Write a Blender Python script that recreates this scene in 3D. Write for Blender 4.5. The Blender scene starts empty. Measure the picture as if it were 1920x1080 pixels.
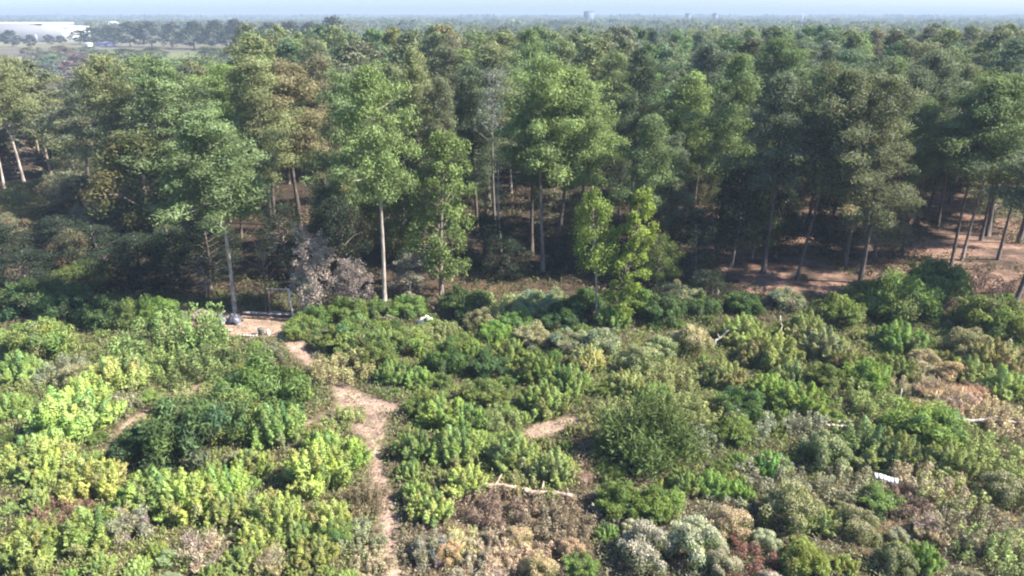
import bpy, math, random
import numpy as np
from mathutils import Vector, Matrix

# ------------------------------------------------------------------ camera, sky, sun, exposure
H_CAM, FPX, PITCH = 25.0, 1423.0, math.radians(19.83)
SUN_AZ, SUN_EL = math.radians(97), math.radians(42)
sc = bpy.context.scene
COL = sc.collection
cam_d = bpy.data.cameras.new('camera')
cam = bpy.data.objects.new('camera', cam_d)
COL.objects.link(cam)
cam.location = (0, 0, H_CAM)
cam.rotation_euler = (math.pi / 2 - PITCH, 0, 0)
cam_d.sensor_width = 36
cam_d.lens = 36 * FPX / 1920
cam_d.clip_start, cam_d.clip_end = 0.5, 30000
sc.camera = cam

world = bpy.data.worlds.new('World')
sc.world = world
world.use_nodes = True
wn = world.node_tree.nodes
sky = wn.new('ShaderNodeTexSky')
sky.sky_type = 'NISHITA'
sky.sun_disc = False
sky.sun_elevation = SUN_EL
sky.sun_rotation = SUN_AZ
sky.altitude = 1300
sky.air_density, sky.dust_density, sky.ozone_density = 1.0, 2.5, 8.0
bg = wn['Background']
bg.inputs['Strength'].default_value = 0.086
world.node_tree.links.new(sky.outputs['Color'], bg.inputs['Color'])

sun_d = bpy.data.lights.new('sun', 'SUN')
sun_d.energy = 5.0
sun_d.angle = math.radians(0.5)
sun_d.color = (1.0, 0.95, 0.86)
sun = bpy.data.objects.new('sun', sun_d)
COL.objects.link(sun)
SUNV = Vector((math.sin(SUN_AZ) * math.cos(SUN_EL), math.cos(SUN_AZ) * math.cos(SUN_EL), math.sin(SUN_EL)))
sun.rotation_euler = (-SUNV).to_track_quat('-Z', 'Y').to_euler()
sun.location = SUNV * 200

sc.view_settings.view_transform = 'Standard'
sc.view_settings.look = 'None'
sc.view_settings.gamma = 1
sc.view_settings.use_curve_mapping = False
sc.view_settings.exposure = 1.75
sc.render.engine = 'CYCLES'
cy = sc.cycles
cy.max_bounces, cy.diffuse_bounces, cy.glossy_bounces = 5, 3, 1
cy.transmission_bounces, cy.volume_bounces, cy.transparent_max_bounces = 3, 0, 4
cy.use_denoising = True
cy.pixel_filter_type = 'BLACKMAN_HARRIS'
cy.filter_width = 2.1

# ------------------------------------------------------------------ helpers
RNG = np.random.default_rng(11)
random.seed(5)
CP, SP = math.cos(PITCH), math.sin(PITCH)


def ray(px, py):
    a, b = (px - 960) / FPX, (540 - py) / FPX
    return np.array([a, CP + b * SP, -SP + b * CP])


def at(px, py, z=0.0):
    """point on the level z that the photograph shows at px, py"""
    d = ray(px, py)
    t = (z - H_CAM) / d[2]
    return d[0] * t, d[1] * t


def on_depth(px, py, y):
    """point seen at px, py on the upright plane at depth y"""
    d = ray(px, py)
    t = y / d[1]
    return d[0] * t, y, H_CAM + d[2] * t


def proj(x, y, z):
    dz = z - H_CAM
    f = y * CP - dz * SP
    u = y * SP + dz * CP
    return 960 + FPX * x / f, 540 - FPX * u / f


def vnoise(x, y, seed=0):
    x = np.asarray(x, float); y = np.asarray(y, float)
    xi, yi = np.floor(x).astype(np.int64), np.floor(y).astype(np.int64)
    fx, fy = x - xi, y - yi
    fx, fy = fx * fx * (3 - 2 * fx), fy * fy * (3 - 2 * fy)

    def h(a, b):
        n = (a * 374761393 + b * 668265263 + seed * 1442695041) & 0xFFFFFFFF
        n = ((n ^ (n >> 13)) * 1274126177) & 0xFFFFFFFF
        return ((n ^ (n >> 16)) & 0xFFFF) / 65535.0
    a, b, c, d = h(xi, yi), h(xi + 1, yi), h(xi, yi + 1), h(xi + 1, yi + 1)
    return (a * (1 - fx) + b * fx) * (1 - fy) + (c * (1 - fx) + d * fx) * fy


def gh(x, y):
    """height of the ground"""
    x = np.asarray(x, float); y = np.asarray(y, float)
    near = np.clip((260 - np.hypot(x, y)) / 120, 0, 1)
    return near * (0.55 * (vnoise(x / 9, y / 9, 3) - 0.5) + 0.22 * (vnoise(x / 2.6, y / 2.6, 4) - 0.5))


def norm(a):
    return a / np.maximum(np.linalg.norm(a, axis=-1, keepdims=True), 1e-9)


class Buf:
    """collects quads with a colour per vertex"""

    def __init__(s):
        s.v, s.f, s.c, s.n = [], [], [], 0

    def add(s, v, f, c=(1, 1, 1)):
        v = np.asarray(v, float).reshape(-1, 3)
        f = np.asarray(f, int).reshape(-1, 4)
        c = np.asarray(c, float)
        if c.ndim == 1:
            c = np.tile(c, (len(v), 1))
        s.v.append(v); s.f.append(f + s.n); s.c.append(c)
        s.n += len(v)

    def cards(s, P, N, U, L, W, C):
        """rhombic leaves: centre, normal, long axis, length, width, colour"""
        U = norm(U - N * np.sum(U * N, 1, keepdims=True))
        V = np.cross(N, U)
        L = np.asarray(L).reshape(-1, 1) * 0.5
        W = np.asarray(W).reshape(-1, 1) * 0.5
        n = len(P)
        v = np.stack([P - U * L, P + V * W + U * L * 0.15, P + U * L, P - V * W + U * L * 0.15], 1).reshape(-1, 3)
        f = np.arange(4 * n).reshape(-1, 4)
        s.add(v, f, np.repeat(C, 4, axis=0))

    def tube(s, pts, rad, sides=7, c=(1, 1, 1), cap=True):
        pts = np.asarray(pts, float)
        rad = np.broadcast_to(np.asarray(rad, float), (len(pts),))
        t = norm(np.gradient(pts, axis=0))
        ref = np.array([0.31, 0.22, 0.9]) if abs(norm(pts[-1] - pts[0])[2]) < 0.8 else np.array([1, 0.13, 0.05])
        a = norm(np.cross(t, ref)); b = np.cross(t, a)
        ang = np.arange(sides) * 2 * math.pi / sides
        ring = pts[:, None] + rad[:, None, None] * (a[:, None] * np.cos(ang)[None, :, None] + b[:, None] * np.sin(ang)[None, :, None])
        n = len(pts)
        v = ring.reshape(-1, 3)
        i = np.arange(n - 1)[:, None] * sides
        j = np.arange(sides)[None]; k = (j + 1) % sides
        f = np.stack([i + j, i + k, i + sides + k, i + sides + j], -1).reshape(-1, 4)
        if cap and sides in (6, 8):
            for base in (0, (n - 1) * sides):
                q = [[base, base + 1, base + 2, base + 3], [base, base + 3, base + 4, base + 5]]
                if sides == 8:
                    q.append([base, base + 5, base + 6, base + 7])
                f = np.concatenate([f, np.array(q)])
        s.add(v, f, c)

    def box(s, lo, hi, c=(1, 1, 1), M=None):
        x0, y0, z0 = lo; x1, y1, z1 = hi
        v = np.array([[x0, y0, z0], [x1, y0, z0], [x1, y1, z0], [x0, y1, z0], [x0, y0, z1], [x1, y0, z1], [x1, y1, z1], [x0, y1, z1]], float)
        if M is not None:
            v = v @ np.array(M.to_3x3()).T + np.array(M.translation)
        s.add(v, [[0, 3, 2, 1], [4, 5, 6, 7], [0, 1, 5, 4], [1, 2, 6, 5], [2, 3, 7, 6], [3, 0, 4, 7]], c)

    def mesh(s, name, mat, smooth=False):
        me = bpy.data.meshes.new(name)
        if s.v:
            v = np.concatenate(s.v).astype(np.float32)
            f = np.concatenate(s.f).astype(np.int32)
            c = np.concatenate(s.c).astype(np.float32)
            me.vertices.add(len(v)); me.vertices.foreach_set('co', v.ravel())
            me.loops.add(f.size); me.loops.foreach_set('vertex_index', f.ravel())
            me.polygons.add(len(f)); me.polygons.foreach_set('loop_start', np.arange(0, f.size, 4, dtype=np.int32))
            if smooth:
                me.polygons.foreach_set('use_smooth', np.ones(len(f), bool))
            me.update(calc_edges=True)
            at_ = me.color_attributes.new('tint', 'FLOAT_COLOR', 'POINT')
            at_.data.foreach_set('color', np.concatenate([c, np.ones((len(c), 1), np.float32)], 1).ravel())
        me.materials.append(mat)
        return me


def link(name, data, parent=None, color=None):
    o = bpy.data.objects.new(name, data)
    COL.objects.link(o)
    if parent is not None:
        o.parent = parent
    if color is not None:
        o.color = (*color, 1)
    return o


def tag(o, label=None, cat=None, group=None, kind=None):
    for k, v in (('label', label), ('category', cat), ('group', group), ('kind', kind)):
        if v:
            o[k] = v
    return o


def empty(name, loc, rz=0.0, scale=None):
    o = link(name, None)
    o.empty_display_size = 0.3
    o.location = loc
    o.rotation_euler = (0, 0, rz)
    if scale is not None:
        o.scale = scale
    return o


# ------------------------------------------------------------------ materials
def new_mat(name):
    m = bpy.data.materials.new(name)
    m.use_nodes = True
    nt = m.node_tree
    nt.nodes.clear()
    return m, nt, nt.nodes, nt.links


def mat_foliage(name, trans=0.36, rough=0.75, spec=0.08, warm=(1.15, 1.1, 0.6)):
    m, nt, N, L = new_mat(name)
    out = N.new('ShaderNodeOutputMaterial')
    oi = N.new('ShaderNodeObjectInfo')
    at_ = N.new('ShaderNodeAttribute'); at_.attribute_name = 'tint'
    mul = N.new('ShaderNodeMix'); mul.data_type = 'RGBA'; mul.blend_type = 'MULTIPLY'; mul.inputs[0].default_value = 1
    L.new(oi.outputs['Color'], mul.inputs[6]); L.new(at_.outputs['Color'], mul.inputs[7])
    p = N.new('ShaderNodeBsdfPrincipled')
    p.inputs['Roughness'].default_value = rough
    p.inputs['Specular IOR Level'].default_value = spec
    L.new(mul.outputs[2], p.inputs['Base Color'])
    wm = N.new('ShaderNodeMix'); wm.data_type = 'RGBA'; wm.blend_type = 'MULTIPLY'; wm.inputs[0].default_value = 1
    wm.inputs[7].default_value = (*warm, 1)
    L.new(mul.outputs[2], wm.inputs[6])
    t = N.new('ShaderNodeBsdfTranslucent'); L.new(wm.outputs[2], t.inputs['Color'])
    mx = N.new('ShaderNodeMixShader'); mx.inputs[0].default_value = trans
    L.new(p.outputs[0], mx.inputs[1]); L.new(t.outputs[0], mx.inputs[2])
    L.new(mx.outputs[0], out.inputs['Surface'])
    return m


def mat_bark(name, scale=6.0, rough=0.9):
    m, nt, N, L = new_mat(name)
    out = N.new('ShaderNodeOutputMaterial')
    oi = N.new('ShaderNodeObjectInfo')
    tc = N.new('ShaderNodeTexCoord')
    mp = N.new('ShaderNodeMapping'); mp.inputs['Scale'].default_value = (1, 1, 0.25)
    no = N.new('ShaderNodeTexNoise'); no.inputs['Scale'].default_value = scale; no.inputs['Detail'].default_value = 6
    cr = N.new('ShaderNodeValToRGB')
    cr.color_ramp.elements[0].position = 0.3; cr.color_ramp.elements[0].color = (0.3, 0.27, 0.25, 1)
    cr.color_ramp.elements[1].position = 0.7; cr.color_ramp.elements[1].color = (1.2, 1.15, 1.1, 1)
    mul = N.new('ShaderNodeMix'); mul.data_type = 'RGBA'; mul.blend_type = 'MULTIPLY'; mul.inputs[0].default_value = 1
    at_ = N.new('ShaderNodeAttribute'); at_.attribute_name = 'tint'
    mul2 = N.new('ShaderNodeMix'); mul2.data_type = 'RGBA'; mul2.blend_type = 'MULTIPLY'; mul2.inputs[0].default_value = 1
    p = N.new('ShaderNodeBsdfPrincipled'); p.inputs['Roughness'].default_value = rough
    bm = N.new('ShaderNodeBump'); bm.inputs['Strength'].default_value = 0.6; bm.inputs['Distance'].default_value = 0.04
    L.new(tc.outputs['Object'], mp.inputs[0]); L.new(mp.outputs[0], no.inputs['Vector']); L.new(no.outputs['Fac'], cr.inputs[0])
    L.new(oi.outputs['Color'], mul.inputs[6]); L.new(cr.outputs[0], mul.inputs[7])
    L.new(mul.outputs[2], mul2.inputs[6]); L.new(at_.outputs['Color'], mul2.inputs[7])
    L.new(mul2.outputs[2], p.inputs['Base Color']); L.new(no.outputs['Fac'], bm.inputs['Height']); L.new(bm.outputs[0], p.inputs['Normal'])
    L.new(p.outputs[0], out.inputs['Surface'])
    return m


def mat_ground():
    m, nt, N, L = new_mat('soil and litter')
    out = N.new('ShaderNodeOutputMaterial')
    at_ = N.new('ShaderNodeAttribute'); at_.attribute_name = 'tint'
    tc = N.new('ShaderNodeTexCoord')
    n1 = N.new('ShaderNodeTexNoise'); n1.inputs['Scale'].default_value = 0.9; n1.inputs['Detail'].default_value = 8; n1.inputs['Roughness'].default_value = 0.7
    n2 = N.new('ShaderNodeTexNoise'); n2.inputs['Scale'].default_value = 7.0; n2.inputs['Detail'].default_value = 5
    L.new(tc.outputs['Object'], n1.inputs['Vector']); L.new(tc.outputs['Object'], n2.inputs['Vector'])
    c1 = N.new('ShaderNodeValToRGB')
    c1.color_ramp.elements[0].position = 0.33; c1.color_ramp.elements[0].color = (0.55, 0.52, 0.5, 1)
    c1.color_ramp.elements[1].position = 0.68; c1.color_ramp.elements[1].color = (1.3, 1.28, 1.22, 1)
    c2 = N.new('ShaderNodeValToRGB')
    c2.color_ramp.elements[0].position = 0.3; c2.color_ramp.elements[0].color = (0.62, 0.6, 0.58, 1)
    c2.color_ramp.elements[1].position = 0.7; c2.color_ramp.elements[1].color = (1.25, 1.25, 1.25, 1)
    a = N.new('ShaderNodeMix'); a.data_type = 'RGBA'; a.blend_type = 'MULTIPLY'; a.inputs[0].default_value = 1
    b = N.new('ShaderNodeMix'); b.data_type = 'RGBA'; b.blend_type = 'MULTIPLY'; b.inputs[0].default_value = 1
    p = N.new('ShaderNodeBsdfPrincipled'); p.inputs['Roughness'].default_value = 0.95; p.inputs['Specular IOR Level'].default_value = 0.1
    n3 = N.new('ShaderNodeTexNoise'); n3.inputs['Scale'].default_value = 3.2; n3.inputs['Detail'].default_value = 9; n3.inputs['Roughness'].default_value = 0.8
    c3 = N.new('ShaderNodeValToRGB')                                # fallen leaves, twigs, pebbles
    c3.color_ramp.elements[0].position = 0.40; c3.color_ramp.elements[0].color = (0.42, 0.38, 0.33, 1)
    c3.color_ramp.elements[1].position = 0.50; c3.color_ramp.elements[1].color = (1, 1, 1, 1)
    d3 = N.new('ShaderNodeMix'); d3.data_type = 'RGBA'; d3.blend_type = 'MULTIPLY'; d3.inputs[0].default_value = 0.8
    L.new(tc.outputs['Object'], n3.inputs['Vector']); L.new(n3.outputs['Fac'], c3.inputs[0])
    bm = N.new('ShaderNodeBump'); bm.inputs['Strength'].default_value = 0.8; bm.inputs['Distance'].default_value = 0.12
    L.new(n1.outputs['Fac'], c1.inputs[0]); L.new(n2.outputs['Fac'], c2.inputs[0])
    L.new(at_.outputs['Color'], a.inputs[6]); L.new(c1.outputs[0], a.inputs[7])
    L.new(a.outputs[2], b.inputs[6]); L.new(c2.outputs[0], b.inputs[7])
    L.new(b.outputs[2], d3.inputs[6]); L.new(c3.outputs[0], d3.inputs[7]); L.new(d3.outputs[2], p.inputs['Base Color']); L.new(n2.outputs['Fac'], bm.inputs['Height']); L.new(bm.outputs[0], p.inputs['Normal'])
    L.new(p.outputs[0], out.inputs['Surface'])
    return m


def mat_plain(name, rough=0.7, nscale=3.0, lo=0.8, metal=0.0):
    """object colour with a little weathering"""
    m, nt, N, L = new_mat(name)
    out = N.new('ShaderNodeOutputMaterial')
    oi = N.new('ShaderNodeObjectInfo'); tc = N.new('ShaderNodeTexCoord')
    no = N.new('ShaderNodeTexNoise'); no.inputs['Scale'].default_value = nscale; no.inputs['Detail'].default_value = 5
    cr = N.new('ShaderNodeValToRGB')
    cr.color_ramp.elements[0].position = 0.3; cr.color_ramp.elements[0].color = (lo, lo, lo, 1)
    cr.color_ramp.elements[1].position = 0.65; cr.color_ramp.elements[1].color = (1, 1, 1, 1)
    mul = N.new('ShaderNodeMix'); mul.data_type = 'RGBA'; mul.blend_type = 'MULTIPLY'; mul.inputs[0].default_value = 1
    p = N.new('ShaderNodeBsdfPrincipled'); p.inputs['Roughness'].default_value = rough; p.inputs['Metallic'].default_value = metal
    L.new(tc.outputs['Object'], no.inputs['Vector']); L.new(no.outputs['Fac'], cr.inputs[0])
    L.new(oi.outputs['Color'], mul.inputs[6]); L.new(cr.outputs[0], mul.inputs[7]); L.new(mul.outputs[2], p.inputs['Base Color'])
    L.new(p.outputs[0], out.inputs['Surface'])
    return m


M_LEAF = mat_foliage('leaves')
M_NEEDLE = mat_foliage('pine needles', trans=0.34, rough=0.75, spec=0.08)
M_DRY = mat_foliage('dry grass', trans=0.2, rough=0.8, spec=0.1, warm=(1.05, 1.0, 0.85))
M_BARK = mat_bark('bark')
M_SOIL = mat_ground()
M_PAINT = mat_plain('weathered surface')
M_CLOTH = mat_plain('plastic sheet', rough=0.45, nscale=1.5, lo=0.85)

# ------------------------------------------------------------------ ground, path, clearing
PATH = [at(x, y) for x, y in [(742, 1150), (738, 1085), (733, 1030), (726, 970), (714, 915), (706, 870), (700, 830), (690, 790), (668, 752), (632, 722), (600, 698), (572, 668), (545, 642), (520, 620)]]
PATH_W = [1.0, 1.0, .95, .9, .8, .85, 1.2, 2.3, 2.3, 1.2, 1.0, 1.2, 1.6, 2.4]
SIDE = [at(x, y) for x, y in [(185, 850), (215, 815), (262, 782), (310, 757), (352, 738), (400, 712)]]
SIDE_W = [0.2, .4, .8, 1.1, 1.0, 0.4]
SAND = [at(x, y) for x, y in [(995, 815), (1030, 802), (1065, 795), (1100, 800)]]
SAND_W = [1.0, 1.6, 1.5, .9]
SIDE2 = [at(x, y) for x, y in [(555, 800), (600, 790), (640, 772), (690, 760), (740, 772)]]
SIDE2_W = [.6, 1.0, 1.4, 1.7, 1.0]
CLEAR = [at(x, y) for x, y in [(335, 622), (400, 614), (450, 608), (500, 608), (555, 606)]]
CLEAR_W = [3.0, 4.2, 5.0, 5.2, 3.6]


def strip_mask(x, y, pts, ws):
    """signed closeness to a strip: over 0 inside"""
    best = np.full(x.shape, -9.0)
    for (a, wa), (b, wb) in zip(zip(pts, ws), zip(pts[1:], ws[1:])):
        ax, ay = a; bx, by = b
        dx, dy = bx - ax, by - ay
        t = np.clip(((x - ax) * dx + (y - ay) * dy) / (dx * dx + dy * dy), 0, 1)
        d = np.hypot(x - ax - t * dx, y - ay - t * dy)
        best = np.maximum(best, (wa + (wb - wa) * t) * 0.5 - d)
    return best


def path_mask(x, y):
    x = np.asarray(x, float); y = np.asarray(y, float)
    m = np.maximum.reduce([strip_mask(x, y, PATH, PATH_W), strip_mask(x, y, SIDE, SIDE_W), strip_mask(x, y, SAND, SAND_W), strip_mask(x, y, SIDE2, SIDE2_W)])
    return m + 0.45 * (vnoise(x * 1.5, y * 1.5, 7) - 0.5)


def clear_mask(x, y):
    x = np.asarray(x, float); y = np.asarray(y, float)
    return strip_mask(x, y, CLEAR, CLEAR_W) + 1.0 * (vnoise(x * .8, y * .8, 8) - 0.5)


def lerp3(a, b, t):
    t = np.clip(t, 0, 1)[..., None]
    return np.asarray(a) * (1 - t) + np.asarray(b) * t


def build_ground():
    g = 1.16
    def grow(start, step, end):
        r = [start]
        while r[-1] < end:
            step *= g
            r.append(r[-1] + step)
        return r
    xr = grow(48, 0.4, 7000)
    xs = np.array([-v for v in reversed(xr)] + list(np.arange(-47.6, 47.7, 0.36)) + xr)
    yr = grow(102, 0.5, 7000)
    ys = np.array([-300, -150, -70, -30, -10, 5, 14, 20] + list(np.arange(23, 101.7, 0.36)) + yr)
    X, Y = np.meshgrid(xs, ys)
    Z = gh(X, Y)
    PX, PY = proj(X, np.maximum(Y, 6), Z)
    D = np.hypot(X, Y)
    n1, n2 = vnoise(X / 3, Y / 3, 21), vnoise(X / 1.1, Y / 1.1, 22)
    c = lerp3((0.075, 0.066, 0.04), (0.12, 0.095, 0.058), n1)                       # field litter
    c = lerp3(c, (0.15, 0.17, 0.05), np.clip((1 - np.abs(PX - 330) / 130), 0, 1) * np.clip((1 - np.abs(PY - 680) / 60), 0, 1) * 1.6)
    dry = np.clip(1 - np.hypot((PX - 960) / 190, (PY - 1020) / 110), 0, 1) * 2
    dry = np.maximum(dry, np.clip(1 - np.hypot((PX - 1760) / 260, (PY - 960) / 130), 0, 1) * 1.6)
    c = lerp3(c, (0.22, 0.155, 0.10), dry * (0.4 + 0.6 * n2))
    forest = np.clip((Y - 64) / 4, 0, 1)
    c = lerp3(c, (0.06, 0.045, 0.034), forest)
    straw = forest * np.clip((PX - 1250) / 200, 0, 1) * np.clip((n1 + n2 - 0.55) * 2, 0.15, 1) * np.clip((150 - Y) / 40, 0, 1)
    c = lerp3(c, (0.27, 0.175, 0.135), straw)
    mid = forest * np.clip(1 - np.abs(PX - 900) / 260, 0, 1) * np.clip((78 - Y) / 6, 0, 1)
    c = lerp3(c, (0.15, 0.105, 0.065), mid * n1)
    c = lerp3(c, (0.13, 0.115, 0.09), np.clip((D - 150) / 100, 0, 1))                   # open land beyond
    c = lerp3(c, (0.19, 0.22, 0.09), np.clip(1 - np.abs(Y - 520) / 70, 0, 1) * np.clip(1 - np.abs(PX - 330) / 170, 0, 1) * 3)
    c = lerp3(c, (0.22, 0.205, 0.185), np.clip(1 - np.abs(PX - 120) / 110, 0, 1) * np.clip((D - 230) / 60, 0, 1) * np.clip((760 - D) / 60, 0, 1))
    c = lerp3(c, lerp3((0.10, 0.11, 0.065), (0.26, 0.25, 0.16), (vnoise(X / 160, Y / 240, 62) - .45) * 3), np.clip((D - 600) / 300, 0, 1))
    pm, cm = path_mask(X, Y), clear_mask(X, Y)
    sand = lerp3((0.31, 0.225, 0.175), (0.42, 0.31, 0.25), n2)
    c = lerp3(c, sand, pm / 0.35 + 0.35)
    c = lerp3(c, (0.34, 0.25, 0.19), cm / 0.8 + 0.3)
    road = np.clip(1 - np.abs(Y - 306 + 0.05 * (X + 170)) / 6, 0, 1) * (X < -100) * 3
    c = lerp3(c, (0.6, 0.56, 0.47), road)
    ny, nx = X.shape
    idx = np.arange(ny * nx).reshape(ny, nx)
    F = np.stack([idx[:-1, :-1], idx[:-1, 1:], idx[1:, 1:], idx[1:, :-1]], -1).reshape(-1, 4)
    cx = (X[:-1, :-1] + X[1:, 1:]).ravel() / 2
    cyy = (Y[:-1, :-1] + Y[1:, 1:]).ravel() / 2
    V = np.stack([X, Y, Z], -1).reshape(-1, 3)
    C = c.reshape(-1, 3)
    near = (cyy > 20) & (cyy < 100) & (np.abs(cx) < 48)
    kc = near & (clear_mask(cx, cyy) > 0.1)
    kp = near & ~kc & (path_mask(cx, cyy) > 0.05)
    kr = (np.abs(cyy - 306 + 0.05 * (cx + 170)) < 7) & (cx < -100) & (cx > -300)
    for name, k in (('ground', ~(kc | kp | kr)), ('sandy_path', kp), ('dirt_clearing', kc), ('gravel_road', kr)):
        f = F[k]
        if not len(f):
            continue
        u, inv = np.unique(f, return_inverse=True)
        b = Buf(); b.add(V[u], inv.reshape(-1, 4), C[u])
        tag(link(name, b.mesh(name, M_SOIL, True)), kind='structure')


build_ground()

# ------------------------------------------------------------------ haze: one closed box of even air
b = Buf(); b.box((-7400, -320, -1.6), (7400, 7400, 38))
m, nt, N, L = new_mat('haze')
o_ = N.new('ShaderNodeOutputMaterial'); pv = N.new('ShaderNodeVolumePrincipled')
pv.inputs['Density'].default_value = 0.00043
pv.inputs['Color'].default_value = (0.40, 0.49, 0.61, 1)
L.new(pv.outputs[0], o_.inputs['Volume'])
tag(link('haze', b.mesh('haze', m)), kind='stuff')

# ------------------------------------------------------------------ plant generators (unit sized or in metres)
def sphere_dirs(r, n, up=0.0):
    d = norm(r.normal(size=(n, 3)))
    d[:, 2] = d[:, 2] + up
    return norm(d)


def leaf_clump(buf, r, c, rad, n, L, W, col, up=0.25, jit=0.55, squash=1.0, lift=0.0, var=0.16, core=0.72):
    """leaves on a fuzzy shell round c, lying mostly along it"""
    d = sphere_dirs(r, n, up)
    rr = rad * (core + (1.14 - core + .35 * (.72 - core)) * r.random(n))[:, None]
    P = np.asarray(c) + d * rr * np.array([1, 1, squash])
    Nn = norm(d * np.array([1, 1, 1 / max(squash, .3)]) + jit * r.normal(size=(n, 3)))
    U = norm(r.normal(size=(n, 3)) * 0.8 + d * 0.5 + np.array([0, 0, lift]))
    k = (1 + var * r.normal(size=(n, 1)))
    C = np.clip(np.asarray(col) * k, 0.2, 3.0) * np.array([1, 1, 1])
    buf.cards(P, Nn, U, L * (0.6 + 0.8 * r.random(n)), W * (0.6 + 0.8 * r.random(n)), C)


def stems(buf, r, n, spread, h, rad=0.02, z0=0.0):
    for i in range(n):
        a = r.random() * 6.283
        e = np.array([math.cos(a), math.sin(a), 0]) * spread * r.uniform(0.3, 1)
        p = [np.array([0, 0, z0]) + e * 0.08, e * 0.45 + np.array([0, 0, h * 0.5]), e + np.array([0, 0, h * r.uniform(0.75, 1)])]
        buf.tube(p, [rad, rad * 0.7, rad * 0.35], 4, cap=False)


def hue(r, a=.05, b=.16):
    """leaf colour of one shoot: lighter or darker, yellower or greener"""
    k = r.uniform(.75, 1.25)
    c = np.array([k * (1 + a * r.normal()), k, k * (1 + b * r.uniform(-1, 1))]).clip(.4, 1.8)
    q = r.random()
    if q < .09:                                                   # a withered shoot
        c = c * np.array([1.0, .86, 1.15])
    elif q < .22:                                                 # a shoot of older, duller leaves
        c = c * np.array([.68, .78, .9])
    return c


def plume(buf, r, base, tip, rad, n, L, W, col):
    """feathery upright shoot, widest low down and tapering to its tip"""
    base = np.asarray(base); ax = np.asarray(tip) - base
    t = r.random(n) ** .75
    a = r.random(n) * 6.283
    d = np.stack([np.cos(a), np.sin(a), np.zeros(n)], 1)
    w = rad * ((1 - t) ** .75 * (.55 + 1.1 * t) + .06) * r.uniform(.7, 1.12, n)
    P = base + t[:, None] * ax + d * w[:, None]
    Nn = norm(d + np.array([0, 0, .55]) + .5 * r.normal(size=(n, 3)))
    U = norm(d * .75 + np.array([0, 0, .8]) + .45 * r.normal(size=(n, 3)))
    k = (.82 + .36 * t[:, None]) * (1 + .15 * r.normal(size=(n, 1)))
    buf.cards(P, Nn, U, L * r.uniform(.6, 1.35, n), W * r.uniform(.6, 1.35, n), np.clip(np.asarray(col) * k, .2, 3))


def bush_puff(seed, n_pl=34, n=330, L=0.1, W=0.03):
    """bush of many feathery plumes leaning outwards with dark gaps; radius about 1, height about 1.2"""
    r = np.random.default_rng(seed)
    f, s = Buf(), Buf()
    for i in range(n_pl):
        a = i * 2.4 + r.uniform(-.5, .5)
        q = math.sqrt((i + 0.5) / n_pl)
        e = np.array([math.cos(a), math.sin(a), 0])
        hgt = (1.15 - .62 * q * q) * r.uniform(.72, 1.12)
        b0 = e * q * .62 + np.array([0, 0, .02])
        t0 = e * q * r.uniform(.85, 1.1) + np.array([0, 0, hgt])
        col = hue(r)
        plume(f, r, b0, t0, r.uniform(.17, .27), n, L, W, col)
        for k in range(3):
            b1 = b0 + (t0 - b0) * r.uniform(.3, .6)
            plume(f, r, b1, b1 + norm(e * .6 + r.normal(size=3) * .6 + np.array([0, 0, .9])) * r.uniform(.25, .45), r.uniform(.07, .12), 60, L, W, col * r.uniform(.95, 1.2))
        s.tube([e * .1, (b0 + t0) * .5, t0], [.016, .012, .006], 4, cap=False)
    return f, s


def bush_leafy(seed, n_lobe=28, n=420, L=0.11, W=0.033):
    """broad-leaved shrub with uneven sprays"""
    r = np.random.default_rng(seed)
    f, s = Buf(), Buf()
    for i in range(n_lobe):
        a = i * 2.4 + r.uniform(-.6, .6)
        q = math.sqrt((i + 0.5) / n_lobe)
        c = np.array([math.cos(a) * q * .85, math.sin(a) * q * .85, 0.2 + (1 - q ** 2) * r.uniform(0.25, 0.7) + r.uniform(-.08, .2)])
        t = hue(r)
        leaf_clump(f, r, c, r.uniform(0.15, 0.3), n, L, W, t, up=0.35, jit=0.7, squash=r.uniform(.8, 1.3), lift=0.8, var=0.22, core=.45)
    for i in range(12):                                           # long shoots
        a = r.random() * 6.283
        e = np.array([math.cos(a), math.sin(a), 0]) * r.uniform(0.5, 1.05)
        for k in range(4):
            p = e * (0.55 + .13 * k) + np.array([0, 0, 0.5 + 0.14 * k - 0.02 * k * k])
            leaf_clump(f, r, p, 0.12, 34, L * 1.2, W, np.ones(3) * r.uniform(0.9, 1.4), jit=.8, squash=.7)
    stems(s, r, 9, 0.7, 0.75)
    return f, s


def bush_spiky(seed):
    """shrub of long narrow leaves spraying out and up"""
    r = np.random.default_rng(seed)
    f, s = Buf(), Buf()
    n = 8000
    d = sphere_dirs(r, n, 0.65)
    hub = r.normal(size=(26, 3)) * np.array([.36, .36, .16]) + np.array([0, 0, .38])
    which = r.integers(0, 26, n)
    root = hub[which] + r.normal(size=(n, 3)) * .07
    shade = r.uniform(.7, 1.35, 26)[which]
    ln = r.uniform(0.09, 0.2, n)
    P = root + d * (r.uniform(0.1, 0.5, n))[:, None]
    U = norm(d + .35 * r.normal(size=(n, 3)) + np.array([0, 0, .2]))
    Nn = norm(np.cross(U, r.normal(size=(n, 3))) + 0.8 * d)
    C = np.ones((n, 3)) * shade[:, None] * (1 + 0.2 * r.normal(size=(n, 1))).clip(.4, 1.8)
    f.cards(P, Nn, U, ln, r.uniform(0.02, 0.036, n), C)
    stems(s, r, 12, 0.6, 0.8)
    return f, s


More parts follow.
